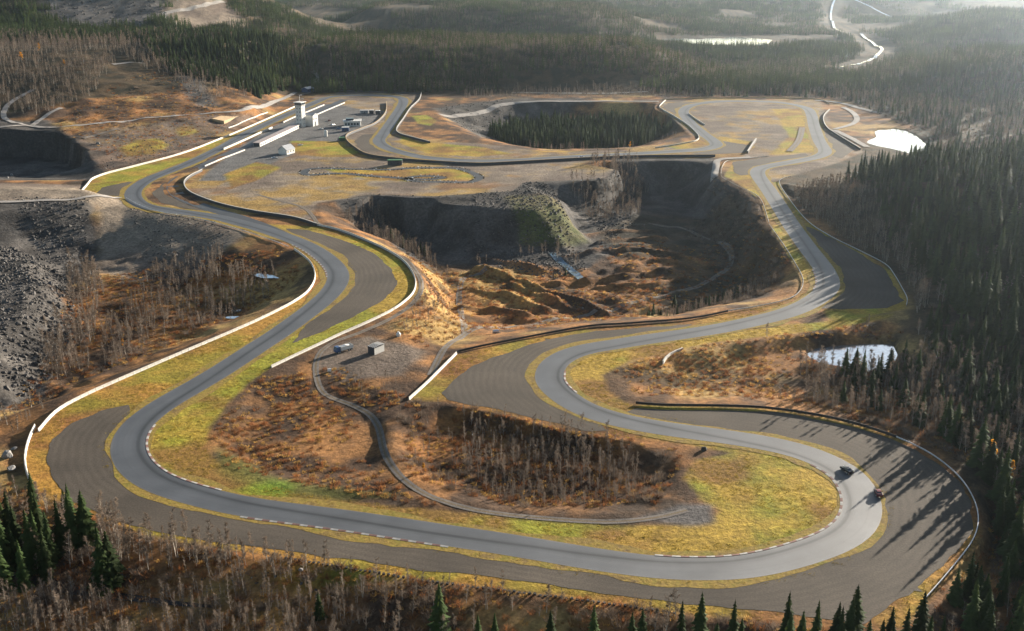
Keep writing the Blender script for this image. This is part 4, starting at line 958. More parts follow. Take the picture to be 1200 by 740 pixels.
car('black car with bright wheels cornering on the hairpin asphalt', (992, 553), tang((992, 553)) + .1, 'black', L=4.8)
car('dark red car following the black one at the outer edge of the hairpin', (1029, 580), tang((1029, 580)), 'red', L=4.2)
car('white car on the back straight by the bridge above the central pit', (681, 185.5), tang((681, 185)) , 'silver', L=4.8)

# tyre rows that line the kart track
KT, KN = frames(KART, True); ty_m = MB(); ty_m.cyl((0, 0, 0), (0, 0, 1), .45, .55, 8); 
root = empty('tyre_row', (*KART[0], 0), 0, 'rows of old black and white tyres lining the kart track', 'tyre row')
for nm_, mt_, ph_ in (('black_tyres', 'tyre', 0), ('white_tyres', 'white', 1)):
    b = MB()
    for i_ in range(len(KART)):
        for s_ in (-1, 1):
            if (i_ // 4 + (s_ > 0)) % 3 == 0: continue
            if (i_ % 4 == 0) != (ph_ == 1): continue
            x, y = KART[i_] + KN[i_] * s_ * 3.6; b.cyl((x, y, -.1), (0, 0, 1), .5, .55, 7)
    o = local(b.build(nm_, M[mt_]), root); o['kind'] = 'stuff'

for (px, py, a_, pt, lab, L_) in [(376,152,.3,'white','white car parked on the paddock tarmac near the hall',4.6),(390,147,1.2,'silver','silver car parked between the tall hall and the club house',4.6),(397,152,.2,'blue','blue car parked close to the dark blue site cabin',4.4),(421,140,.9,'white','white car parked behind the flat roofed club house',4.6),(386,142,2.0,'red','red car parked alone behind the storage tank',4.3),(352,171,.8,'white','white car parked behind the small gabled house',4.6),(322,186,.5,'silver','silver car parked in front of the small gabled house',4.4)]:
    o = car(lab, (px, py), a_, pt, L=L_); o['group'] = 'cars parked in the paddock'; o.location.z = -.05

# ================================================================== VEGETATION MESHES
def spruce_parts(seed, levels=17, blades=9, h=14.0, rad=2.3):
    r = random.Random(seed); V = []; Fc = []
    lean = r.uniform(-.02, .02)
    for l in range(levels):
        f = (l + .3) / levels; z = h * (.06 + .93 * f); R = rad * (1 - f) ** .82 * r.uniform(.78, 1.18) + .12
        nb = max(4, int(blades * (1 - .45 * f))); a0 = r.uniform(0, 6.28)
        for k in range(nb):
            a = a0 + 2 * pi * k / nb + r.uniform(-.3, .3); q = R * r.uniform(.6, 1.15); dr = q * r.uniform(.25, .55)
            wd = q * r.uniform(.26, .42) + .08; ca, sa = cos(a), sin(a); up = h / levels * .7
            o = len(V); cx = lean * z
            V += [(cx, 0, z + up), (cx + ca * q * .55 - sa * wd, sa * q * .55 + ca * wd, z - dr * .45), (cx + ca * q, sa * q, z - dr), (cx + ca * q * .55 + sa * wd, sa * q * .55 - ca * wd, z - dr * .45)]
            Fc += [(o, o + 1, o + 2), (o, o + 2, o + 3)]
    o = len(V)
    V += [(.14, 0, h * .93), (-.08, .12, h * .93), (-.08, -.12, h * .93), (lean * h, 0, h * 1.04)]; Fc += [(o, o + 1, o + 3), (o + 1, o + 2, o + 3), (o + 2, o, o + 3)]
    T = MB(); T.cyl((0, 0, -.6), (0, 0, 1), .2, h * .9, 6, r2=.03)
    return (V, Fc), (T.V, T.F)
def birch_parts(seed, h=10.0, twigs=230, spread=1.7, tw=.05, leafy=False):
    r = random.Random(seed); V = []; Fc = []; T = MB(); ntr = r.choice((1, 1, 2))
    for tr in range(ntr):
        bx, by = r.uniform(-.5, .5) * (ntr - 1), r.uniform(-.5, .5) * (ntr - 1); lx, ly = r.uniform(-.09, .09), r.uniform(-.09, .09)
        hh = h * r.uniform(.85, 1.05)
        T.cyl((bx, by, -.5), (lx, ly, 1), .11, hh * .98, 5, r2=.02)
        nbr = 20
        for k in range(nbr):
            f = r.uniform(.16, .97); z = hh * f; a = r.uniform(0, 6.28); L = (spread * (1.05 - f) + .5) * r.uniform(.6, 1.2)
            ox, oy = bx + lx * z, by + ly * z
            d = Vector((cos(a), sin(a), r.uniform(.7, 1.5))).normalized()
            T.cyl((ox, oy, z), d, .028, L, 3, r2=.006)
            for q in range(twigs // (nbr * ntr)):
                t = r.uniform(.25, 1.0); p = Vector((ox, oy, z)) + d * (L * t)
                e = Vector((r.gauss(0, .7), r.gauss(0, .7), r.gauss(.35, .55))).normalized() * r.uniform(.45, 1.05)
                if leafy: e *= .6
                s_ = e.cross(Vector((r.uniform(-1, 1), r.uniform(-1, 1), r.uniform(-1, 1)))).normalized() * (tw if not leafy else .26)
                o = len(V); V += [p - s_, p + s_, p + e]; Fc.append((o, o + 1, o + 2))
                if leafy: V.append(p + e * .4 + s_ * 2); Fc.append((o + 1, o + 3, o + 2))
    return (V, Fc), (T.V, T.F)
def shrub_parts(seed, h, n, wd, spread, tw):
    r = random.Random(seed); V = []; Fc = []
    for k in range(n):
        a = r.uniform(0, 6.28); q = spread * sqrt(r.random()); x, y = q * cos(a), q * sin(a)
        e = Vector((r.gauss(0, wd) + cos(a) * .3, r.gauss(0, wd) + sin(a) * .3, 1)).normalized() * h * r.uniform(.5, 1.1)
        s_ = Vector((-sin(a + r.uniform(-1, 1)), cos(a + r.uniform(-1, 1)), 0)) * tw
        p = Vector((x, y, -.1)); o = len(V); V += [p - s_, p + s_, p + e * .6 + s_ * 1.2, p + e]; Fc += [(o, o + 1, o + 2), (o, o + 2, o + 3)]
    return (V, Fc)
def rock_mesh(seed, sub=1):
    r = random.Random(seed); bm = bmesh.new(); bmesh.ops.create_icosphere(bm, subdivisions=sub, radius=.5)
    sx, sy, sz = r.uniform(.8, 1.3), r.uniform(.7, 1.1), r.uniform(.5, .85)
    for q in range(10 if sub < 2 else 22):
        nrm = Vector((r.gauss(0, 1), r.gauss(0, 1), r.gauss(0, 1))).normalized(); dd = r.uniform(.3, .46)
        for v in bm.verts:
            e = v.co.dot(nrm) - dd
            if e > 0: v.co -= nrm * e
    for v in bm.verts:
        k = r.uniform(.86, 1.16) if sub < 2 else r.uniform(.96, 1.05); v.co = Vector((v.co.x * sx * k, v.co.y * sy * k, v.co.z * sz * k))
    me = bpy.data.meshes.new('rock'); bm.to_mesh(me); bm.free(); return me
def two_mat(name, crown, trunk, mc, mt):
    (V, Fc), (V2, F2) = crown, trunk; n = len(V); me = pymesh(name, V + V2, Fc + [tuple(i + n for i in f) for f in F2])
    me.materials.append(M[mc]); me.materials.append(M[mt])
    me.polygons.foreach_set('material_index', [0] * len(Fc) + [1] * len(F2)); return me
SPR = [spruce_parts(s, 17 + s % 3, 11, 14, 2.3 + .3 * (s % 4)) for s in range(6)]
BIR = [birch_parts(40 + s, 10, 480, 1.3 + .5 * (s % 4), .045) for s in range(6)]
GOLD = [birch_parts(90 + s, 8, 240, 1.9, leafy=True) for s in range(3)]
# ---- geometry-node scatterer for what nobody could count
def template(meshes, name):
    c = bpy.data.collections.new(name)
    for k, me in enumerate(meshes):
        o = bpy.data.objects.new(f'{name}_{k:02d}', me); c.objects.link(o)
    return c
def scatter_obj(name, pts, scl, coll, nvar, label, rx=0.0, cat=None, kv=None):
    n = len(pts)
    me = bpy.data.meshes.new(name); me.vertices.add(n); me.vertices.foreach_set('co', np.asarray(pts, np.float32).ravel())
    a = me.attributes.new('s', 'FLOAT_VECTOR', 'POINT'); a.data.foreach_set('vector', np.asarray(scl, np.float32).ravel())
    rot = np.zeros((n, 3), np.float32); rot[:, 2] = RNG.uniform(0, 6.28, n)
    if rx: rot[:, 0] = RNG.uniform(-rx, rx, n); rot[:, 1] = RNG.uniform(-rx, rx, n)
    a = me.attributes.new('r', 'FLOAT_VECTOR', 'POINT'); a.data.foreach_set('vector', rot.ravel())
    a = me.attributes.new('k', 'INT', 'POINT'); a.data.foreach_set('value', (RNG.integers(0, nvar, n) if kv is None else kv).astype(np.int32))
    o = link(name, me)
    g = bpy.data.node_groups.new(name + '_scatter', 'GeometryNodeTree')
    g.interface.new_socket('Geometry', in_out='INPUT', socket_type='NodeSocketGeometry'); g.interface.new_socket('Geometry', in_out='OUTPUT', socket_type='NodeSocketGeometry')
    gi, go = g.nodes.new('NodeGroupInput'), g.nodes.new('NodeGroupOutput')
    ip = g.nodes.new('GeometryNodeInstanceOnPoints'); ci_ = g.nodes.new('GeometryNodeCollectionInfo')
    ci_.inputs['Collection'].default_value = coll; ci_.inputs['Separate Children'].default_value = True; ci_.inputs['Reset Children'].default_value = True
    def na(nm, ty):
        x = g.nodes.new('GeometryNodeInputNamedAttribute'); x.data_type = ty; x.inputs['Name'].default_value = nm; return x.outputs['Attribute']
    L = g.links.new
    L(gi.outputs[0], ip.inputs['Points']); L(ci_.outputs[0], ip.inputs['Instance']); ip.inputs['Pick Instance'].default_value = True
    L(na('k', 'INT'), ip.inputs['Instance Index']); L(na('r', 'FLOAT_VECTOR'), ip.inputs['Rotation']); L(na('s', 'FLOAT_VECTOR'), ip.inputs['Scale'])
    L(ip.outputs[0], go.inputs[0])
    md = o.modifiers.new('scatter', 'NODES'); md.node_group = g
    return tag(o, label, cat, kind='stuff')
def grid_val(A, x, y):
    i = np.clip(np.searchsorted(AX, x) - 1, 0, len(AX) - 2); j = np.clip(np.searchsorted(AY, y) - 1, 0, len(AY) - 2); return A[j, i]
def sample(poly, dens, avoid=1.0, jit=.9, clump=0.0, seed=0):
    poly = np.array(poly, float); lo, hi = poly.min(0), poly.max(0); st = 1 / sqrt(dens)
    gx, gy = np.meshgrid(np.arange(lo[0], hi[0], st), np.arange(lo[1], hi[1], st))
    gx = (gx + RNG.uniform(-jit, jit, gx.shape) * st).ravel(); gy = (gy + RNG.uniform(-jit, jit, gy.shape) * st).ravel()
    s_ = poly_sd(gx, gy, poly) + (fbm(gx, gy, 20, 3, seed) - .5) * 10
    ok = (s_ > 0) & (grid_val(flat, gx, gy) < -avoid)
    for q in ROAD_LINES: 
        ok[ok] = line_d(gx[ok], gy[ok], q) > 3.2
    if clump: ok &= fbm(gx, gy, 24, 3, 100 + seed) + RNG.uniform(-.12, .12, gx.shape) > clump
    gx, gy = gx[ok], gy[ok]
    return np.column_stack([gx, gy, hgt(gx, gy)])
ROAD_LINES = []
for pts, hw, zz in ROADS[:5]:
    Q = UL(pts, zz) if zz == 0 else np.array([UG(*p[:2])[:2] for p in pts])
    ROAD_LINES.append(resample(smooth(catmull(Q, 3), 3, False), 12))
def visible(P, hh):
    px, py = PXY(P[:, 0], P[:, 1], P[:, 2] + hh * .5)
    return (px > -10) & (px < 1210) & (py > -10) & (py < 750)
WATER_POLY = [UL(POND1, -.9), UL(POND2, -4.7)]
def off_water(P):
    ok = np.ones(len(P), bool)
    for w_ in WATER_POLY: ok &= poly_sd(P[:, 0], P[:, 1], w_) < -2
    return P[ok]

# ================================================================== TREES
trees = {'spruce': [], 'birch': []}         # arrays of (x,y,z,height,region)
REG = []
def plant(kind, poly, dens, h0, h1, reg, z=0.0, world=False, clump=0.0, avoid=1.5, seed=0):
    p = np.array(poly, float) if world else UL(poly, z)
    P = off_water(sample(p, dens, avoid, .98, clump, seed))
    if reg not in REG: REG.append(reg)
    hh = RNG.uniform(h0, h1, len(P)) * (0.45 + 1.1 * fbm(P[:, 0], P[:, 1], 28, 3, 5)) * RNG.choice([1, 1, 1, .7, .5], len(P))
    trees[kind].append(np.column_stack([P, hh, np.full(len(P), REG.index(reg))]))
def plant_at(kind, pts, reg, z=None):
    if reg not in REG: REG.append(reg)
    R = []
    for px, py, hh in pts:
        x, y, zz = UG(px, py); R.append((x, y, zz, hh, REG.index(reg)))
    trees[kind].append(np.array(R))
R_LB = 'in the stand above the shaded stream'
R_BS = 'on the bank below the palisade wall'
R_HB = 'behind the steel rail of the gravel hairpin'
R_RG = 'on the wooded ridge beside the shaded corner'
R_PD = 'in the wood around the small dark banked pond'
R_PIT = 'in the hollow inside the far straight'
R_HL = 'on the hillside above the spectator bank'
R_CP = 'on the floor of the central pit'
R_SB = 'in the bushy hollow inside the lower loop'
R_LBAS = 'in the rusty basin beside the long white barrier'
plant_at('spruce', [(8,668,19),(22,655,18),(38,668,20),(50,646,19),(60,660,17),(73,648,18),(86,640,18),(101,634,17),(121,690,20),(130,684,17),(14,635,17),(44,628,15),(-12,660,19),(-25,640,18),(30,690,16),(3,690,17)], R_LB)
plant_at('spruce', [(515,742,15),(375,724,8),(695,752,11),(752,760,12),(740,752,9),(797,764,15),(818,762,17),(838,770,10),(857,768,16),(868,772,12),(921,772,13),(937,768,13),(981,772,15),(1014,775,12),(1043,778,12),(1058,768,14),(1076,762,17),(1085,775,13),(645,750,9),(560,752,8),(580,745,7)], R_BS)
plant('spruce', [(0,600),(60,612),(125,640),(60,690),(-60,690),(-60,610)], .012, 12, 18, R_LB, -8)
plant('birch', [(-60,600),(60,610),(125,625),(160,650),(130,690),(-60,680)], .05, 8, 11, R_LB, -8)
plant('birch', [(120,632),(250,655),(340,668),(420,690),(340,706),(240,700),(120,688)], .11, 7, 11, R_BS, -8)
plant('birch', [(340,690),(600,715),(800,735),(800,790),(300,770),(-100,760),(-100,715),(240,715)], .06, 6, 10, R_BS, -9, clump=.38)
plant('birch', [(-100,712),(240,716),(420,730),(420,790),(-100,790)], .10, 5, 8, R_BS, -10)
plant('spruce', [(900,745),(1100,740),(1200,700),(1240,800),(880,800)], .012, 10, 15, R_BS, -10)
# outside the hairpin
plant('spruce', [(1160,540),(1175,600),(1170,650),(1120,720),(1100,760),(1300,780),(1300,540)], .016, 13, 19, R_HB, -3, clump=.36)
plant('birch', [(1158,545),(1172,600),(1165,650),(1110,720),(1100,760),(1300,780),(1300,540)], .03, 7, 11, R_HB, -3, clump=.42, seed=3, avoid=9)
plant('birch', [(905,474),(960,484),(1015,496),(1080,522),(1130,556),(1190,600),(1260,560),(1200,470),(1100,430),(1020,440),(960,450)], .06, 7, 12, R_HB, -4, avoid=10)
plant('spruce', [(960,470),(1080,505),(1140,550),(1260,560),(1230,470),(1120,420),(1040,438)], .014, 10, 16, R_HB, -4, avoid=9)
plant_at('spruce', [(1078,498,15),(1108,512,17),(1122,524,13),(1146,545,18),(1158,562,15),(1172,585,19),(1176,604,14),(1180,622,18)], R_HB)
# ridge
RIDGE = np.vstack([UL([(925,222),(975,262),(1005,284),(1045,304),(1072,345),(1080,385),(1110,430),(1170,520),(1200,600)]), [(330,300),(520,250),(560,860),(420,900),(300,860),(245,810),(225,760)]])
plant('spruce', [(246,785),(250,735),(240,690),(230,640),(224,580),(218,520),(212,470),(215,420),(260,330),(560,250),(560,880),(420,900),(300,850)], .027, 14, 21, R_RG, world=True, avoid=6, clump=.26)
plant('birch', RIDGE, .01, 7, 11, R_RG, world=True, clump=.5, avoid=4)
plant('birch', UL([(925,222),(975,262),(1005,284),(1045,304),(1072,345),(1080,385),(1090,300),(1030,240),(960,212)], 6), .09, 6, 10, R_RG, world=True, avoid=4)
plant('spruce', [(1070,380),(1110,370),(1200,420),(1240,520),(1130,470)], .02, 12, 17, R_RG, 2)
plant_at('spruce', [(990,440,13),(1002,438,12),(1030,448,13),(1043,440,12),(1012,446,9)], R_PD)
plant('birch', [(940,430),(1060,438),(1095,430),(1080,395),(1062,385),(1090,470),(1000,465),(930,450)], .05, 6, 9, R_PD, -6)
plant('birch', [(800,412),(900,398),(975,390),(1050,378),(1062,392),(960,403),(880,410)], .02, 4, 6, R_PD, -4, clump=.45)
# far pit with spruces
plant('spruce', [(572,158),(600,147),(680,143),(760,145),(790,160),(760,171),(700,175),(640,176),(600,172)], .05, 10, 16, R_PIT, -15, avoid=1)
plant('birch', [(600,170),(700,175),(790,168),(800,160),(760,172),(650,178)], .03, 5, 8, R_PIT, -10, avoid=1)
plant('birch', [(655,215),(690,205),(740,205),(760,215),(750,240),(700,250),(675,240)], .05, 7, 11, R_CP, -14)
plant('birch', [(400,262),(440,250),(480,262),(510,285),(520,302),(470,290),(430,276)], .07, 5, 9, R_CP, -12)
plant('spruce', [(430,262),(480,262),(508,285),(480,288)], .02, 6, 9, R_CP, -12)
plant('birch', [(560,293),(660,286),(690,280),(680,300),(600,306),(540,304)], .02, 5, 8, R_CP, -18, clump=.45)
plant('birch', [(770,365),(840,350),(890,335),(915,345),(860,362),(800,374)], .07, 5, 8, R_CP, -14)
plant('spruce', [(740,366),(800,352),(870,345),(880,352),(800,368)], .03, 5, 8, R_CP, -16)
plant_at('spruce', [(663,323,6),(766,368,7),(790,360,8)], R_CP)
# lower infield hollow
plant('birch', [(540,492),(620,500),(690,516),(740,530),(760,555),(735,590),(660,600),(590,592),(560,560),(530,520)], .12, 3.5, 6.5, R_SB, -4)
plant('birch', [(470,482),(540,490),(540,570),(600,595),(520,580),(470,545),(458,505)], .03, 3, 5, R_SB, -4)
plant('birch', [(400,440),(470,445),(480,470),(440,480),(400,460)], .03, 3, 5, R_SB, -2)
# left basin
plant('birch', [(85,318),(115,318),(125,350),(110,400),(105,440),(60,450),(50,440),(60,395),(95,380),(80,345)], .075, 8, 12, R_LBAS, -15)
plant('birch', [(120,380),(165,345),(190,330),(260,335),(330,340),(300,365),(200,408),(130,440),(120,420)], .06, 5, 9, R_LBAS, -16, clump=.42)
plant('birch', [(180,322),(262,318),(255,345),(190,345)], .06, 7, 10, R_LBAS, -16)
plant('birch', [(0,470),(50,455),(60,480),(30,520),(-30,540),(-40,490)], .03, 5, 8, R_LBAS, -4)
plant('birch', [(470,380),(500,345),(520,330),(530,360),(500,400),(470,410)], .03, 4, 6, R_CP, -6)
# left hill
HLP = np.vstack([UL([(-200,140,14),(0,135,14),(60,137,14),(110,120,18),(140,92,26)]), [(-560,1330),(-470,1385),(-390,1450),(-370,1600),(-1000,1600),(-1000,1200)]])
plant('birch', HLP, .02, 9, 13, R_HL, world=True)
plant('spruce', np.vstack([UL([(262,112,10),(300,117,8),(335,107,2),(352,97,0)]), [(-290,1560),(-340,1650),(-500,1650),(-480,1420),(-440,1340),(-390,1280)]]), .028, 11, 16, R_HL, world=True)
plant('birch', np.vstack([UL([(185,92,30),(215,105,22),(250,125,10),(300,119,8)]), [(-400,1330),(-470,1400),(-520,1370)]]), .02, 9, 12, R_HL, world=True)
plant('spruce', [(-560,1450),(-300,1500),(-330,1700),(-800,1750),(-800,1500)], .016, 11, 16, R_HL, world=True)
plant('birch', UL([(140,345,0)]*1 + [(150,150),(210,142),(220,165),(180,195),(140,190)], 4) if False else [(150,152),(200,148),(215,170),(185,190),(150,180)], .006, 4, 6, R_HL, 5)

R_FR = 'in the scrub behind the pond road'
plant('birch', [(240,1330),(330,1345),(420,1290),(520,1040),(470,960),(700,900),(900,1420),(240,1420)], .016, 7, 11, R_FR, world=True, avoid=14, clump=.38)
plant('spruce', [(240,1345),(420,1330),(520,1100),(480,960),(800,900),(900,1430),(240,1430)], .008, 9, 14, R_FR, world=True, avoid=14, clump=.4)
plant('birch', [(-60,1335),(240,1340),(240,1420),(-60,1420)], .018, 6, 10, R_FR, world=True, avoid=12)
PX_FR = [(975,112),(1035,136),(1078,150),(1102,172),(1112,190),(1260,205),(1260,95),(975,100)]
plant('birch', PX_FR, .02, 7, 11, R_FR, 0, avoid=10, clump=.36)
plant('spruce', PX_FR, .011, 9, 14, R_FR, 0, avoid=10, clump=.38)
for k in trees: trees[k] = np.vstack([a for a in trees[k] if len(a)])
def split(A, nmax=300):
    dist = np.sqrt(A[:, 0] ** 2 + A[:, 1] ** 2 + CAM_H ** 2); px, py = PXY(A[:, 0], A[:, 1], A[:, 2]); px2, py2 = PXY(A[:, 0], A[:, 1], A[:, 2] + A[:, 3] * .7)
    inn = (px > 5) & (px < 1195) & (py2 > 5) & (py2 < 735)
    score = np.where(inn, A[:, 3] / dist, -1); o = np.argsort(-score)[:nmax]; o = o[score[o] > 0]
    m = np.zeros(len(A), bool); m[o] = True
    return A[m], A[~m]
def mesh_of(part, name, mat):
    me = pymesh(name, part[0], part[1]); me.materials.append(M[mat]); return me
SPR_M = [(mesh_of(c, 'crown', 'spruce'), mesh_of(t_, 'trunk', 'bark')) for c, t_ in SPR]
BIR_M = [(mesh_of(c, 'crown', 'twig'), mesh_of(t_, 'trunk', 'birch_bark')) for c, t_ in BIR]
GOLD_M = [(mesh_of(c, 'crown', 'gold_leaf'), mesh_of(t_, 'trunk', 'birch_bark')) for c, t_ in GOLD]
def place_tree(name, meshes, x, y, z, s_, rz, label, cat, group):
    wd_ = random.uniform(.78, 1.22) * (1.2 if 'spruce' in name else 1.0)
    if group: q_ = 'slim ' if wd_ < (1.2 if 'spruce' in name else 1.0) else 'broad '; label, group = q_ + label, q_ + group
    t = empty(name, (x, y, z), rz, label, cat, group); t.scale = (s_ * wd_ * random.uniform(.95, 1.05), s_ * wd_ * random.uniform(.95, 1.05), s_)
    link('crown', meshes[0], None, t); link('trunk', meshes[1], None, t); return t
sp_i, sp_r = split(trees['spruce']); bi_i, bi_r = split(trees['birch'])
def size_word(A, hh, rg):
    q = (A[A[:, 4] == rg, 3] < hh).mean(); return ('low', 'short', 'middling', 'tall', 'very tall')[min(4, int(q * 5))]
for k, (x, y, z, hh, rg) in enumerate(sp_i):
    wd_ = size_word(sp_i, hh, rg); rg = REG[int(rg)]; place_tree('spruce_tree', SPR_M[k % 6], x, y, z, hh / 14, random.uniform(0, 6.28), wd_ + ' spruce ' + rg, 'spruce', wd_ + ' spruces ' + rg)
for k, (x, y, z, hh, rg) in enumerate(bi_i):
    wd_ = size_word(bi_i, hh, rg); rg = REG[int(rg)]; place_tree('birch_tree', BIR_M[k % 6], x, y, z, hh / 10, random.uniform(0, 6.28), wd_ + ' bare birch ' + rg, 'birch', wd_ + ' bare birches ' + rg)
c_sp = template([two_mat('spruce', c, t_, 'spruce', 'bark') for c, t_ in SPR], 'spruce_template')
c_bi = template([two_mat('birch', c, t_, 'twig', 'birch_bark') for c, t_ in BIR], 'birch_template')
s_ = sp_r[:, 3] / 14; scatter_obj('spruce_wood', sp_r[:, :3], np.column_stack([s_ * RNG.uniform(.95, 1.5, len(s_)), s_ * RNG.uniform(.95, 1.5, len(s_)), s_]), c_sp, 6, 'dense dark spruce wood on the ridge and slopes', .03)
s_ = bi_r[:, 3] / 10; scatter_obj('birch_wood', bi_r[:, :3], np.column_stack([s_ * RNG.uniform(.7, 1.3, len(s_)), s_ * RNG.uniform(.8, 1.3, len(s_)), s_]), c_bi, 6, 'bare grey brown birch wood on the slopes', .05)
# trees that still carry golden leaves
for (px, py, hh, lab) in [(1163,545,9,'golden leaved birch taller of two beside the hairpin rail'),(1184,566,8,'orange gold leaved birch lower of two beside the hairpin rail'),(1010,438,5,'small yellow leaved birch on the shore of the dark banked pond'),
        (26,74,12,'bright yellow leaved birch on the hilltop among grey birches'),(46,62,11,'orange leaved birch behind the yellow one on the hilltop'),(76,80,9,'small orange birch on the lower hilltop edge'),(178,66,11,'rounded orange birch standing alone by the hill track'),(738,174,6,'low golden bush at the rim of the spruce hollow'),(144,408,5,'small yellow bush in the rusty basin birches'),(497,556,4,'small yellow leaved bush at the edge of the bushy hollow')]:
    x, y, z = UG(px, py); place_tree('golden_birch', random.choice(GOLD_M), x, y, z, hh / 8, random.uniform(0, 6), lab, 'birch', None)
print('trees', len(sp_i), len(sp_r), len(bi_i), len(bi_r))
# ---- far forest
def low_spruce(seed): return spruce_parts(seed, 6, 5, 14, 2.4)
def clump(seed, nsp, nbi, R=17):
    r = random.Random(seed); V = []; Fc = []; mi = []
    for k in range(nsp + nbi):
        if k < nsp: (v, f), _ = low_spruce(r.randrange(20)); s_ = r.uniform(.7, 1.15); m_ = 0
        else: (v, f), _ = birch_parts(r.randrange(9), 10, 60, 2.0, .13); s_ = r.uniform(.8, 1.15); m_ = 1
        x, y = r.uniform(-R, R), r.uniform(-R, R); o = len(V)
        V += [(x + a * s_, y + b * s_, c * s_) for a, b, c in v]; Fc += [tuple(i + o for i in q) for q in f]; mi += [m_] * len(f)
    me = pymesh('clump', V, Fc); me.materials.append(M['spruce']); me.materials.append(M['twig']); me.polygons.foreach_set('material_index', mi); return me
c_far = template([clump(s, 22, 3) for s in range(3)] + [clump(5, 12, 14), clump(6, 4, 20)], 'far_clump')
P = []
for y0, y1, dens in ((1395, 2100, 1 / 330.), (2100, 3000, 1 / 420.), (3000, 4600, 1 / 900.)):
    q = sample([(-.56 * y1 - 100, y0), (.56 * y1 + 100, y0), (.56 * y1 + 100, y1), (-.56 * y1 - 100, y1)], dens)
    P.append(q[np.abs(q[:, 0]) < .56 * q[:, 1] + 120])
P = np.vstack(P)
LK = UL(LAKE, -17); RV = UL([(1045,14,-6),(980,9,-6),(978,26,-6),(1000,32,-6),(1022,43,-6),(1034,52,-6),(1028,64,-6),(1010,73,-6),(978,83,-6)])
clear = fbm(P[:, 0], P[:, 1], 320, 3, 140)
LKF = LK.copy(); LKF[LKF[:, 1] < LK[:, 1].mean(), 1] -= 170
ok = (poly_sd(P[:, 0], P[:, 1], LKF) < -30) & (line_d(P[:, 0], P[:, 1], RV) > 45) & (clear < .57 + .4 * (P[:, 1] < 2450))
ok &= (poly_sd(P[:, 0], P[:, 1], QUARRY) < 5) & (poly_sd(P[:, 0], P[:, 1], FARDIRT) < 5)
for q in ([(360,80),(385,80),(400,108),(370,108)], [(585,100),(770,100),(772,122),(590,122)]):
    ok &= poly_sd(P[:, 0], P[:, 1], UL(q)) < 5
ok &= ~((P[:, 0] < -330) & (P[:, 1] < 1640))
P = P[ok]; n = len(P); s_ = RNG.uniform(.65, 1.2, n) * (.7 + .6 * fbm(P[:, 0], P[:, 1], 120, 2, 155))
print('far clumps', n)
far_o = scatter_obj('distant_forest', P, np.column_stack([s_, s_, s_]), c_far, 5, 'hazy spruce and birch forest covering the valley behind the circuit', kv=np.where(fbm(P[:, 0], P[:, 1], 260, 3, 150) + RNG.uniform(-.06, .06, n) < .53, RNG.integers(0, 3, n), RNG.integers(3, 5, n)))
# right far margin of the circuit: bare wood between track and ridge
# ================================================================== ROCKS AND GROUND COVER
ROCKS = [rock_mesh(s) for s in range(8)]
for r_ in ROCKS: r_.materials.append(M['rock'])
c_rk = template(ROCKS, 'rock_template')
RP = []; RS = []
def scree(poly, dens, s0, s1, z=0.0, clump=0.0, seed=0):
    P = sample(UL(poly, z), dens, .5, .95, clump, seed)
    s_ = s0 * (s1 / s0) ** (RNG.random(len(P)) ** 1.8); RP.append(P); RS.append(s_)
scree([(-60,290),(20,292),(66,308),(88,335),(100,380),(62,408),(52,448),(-60,470)], .22, .9, 3.6, -8)
scree([(20,245),(60,248),(105,245),(110,300),(80,330),(40,280)], .15, .8, 2.8, -3)
scree([(150,243),(200,252),(250,265),(280,285),(230,312),(200,315),(170,300)], .16, .5, 2.0, -6)
scree([(175,318),(250,300),(262,312),(240,322),(180,325)], .3, .5, 1.4, -11)
scree([(560,232),(620,220),(650,230),(675,270),(690,288),(650,296),(590,288),(550,262)], .22, .8, 2.4, -8)
scree([(700,205),(722,200),(740,215),(745,240),(715,255),(690,235)], .15, .9, 2.6, -8)
scree([(374,243),(470,232),(560,238),(560,290),(490,290),(430,262)], .06, .6, 1.8, -8)
scree([(470,300),(495,320),(500,345),(520,330),(500,310)], .25, .5, 1.4, -3)
scree([(180,160),(240,165),(215,190),(165,205),(125,210),(110,190)], .03, .8, 2.2, 4)
scree([(225,80),(262,78),(260,115),(240,130),(215,118)], .03, 1.0, 3.0, 15)
scree([(510,132),(600,121),(620,140),(580,160),(540,152)], .02, 1.0, 2.6, -6)
scree([(-60,662),(0,668),(60,682),(120,692),(250,704),(330,708),(330,716),(200,712),(60,694),(-60,676)], .35, .4, 1.5, -11)
scree([(350,705),(400,730),(440,760),(420,770),(370,735),(340,712)], .3, .4, 1.6, -11)
scree([(700,290),(840,260),(900,320),(860,350),(760,345)], .006, .7, 1.8, -19)
q_ = sample(QUARRY, .006, .5); RP.append(q_); RS.append(RNG.uniform(2, 6, len(q_)))
P = np.vstack(RP); s_ = np.concatenate(RS)
scatter_obj('scree', P, np.column_stack([s_, s_, s_]), c_rk, 8, 'loose grey blasted rocks covering the dump slopes', 1.2)
print('rocks', len(P))
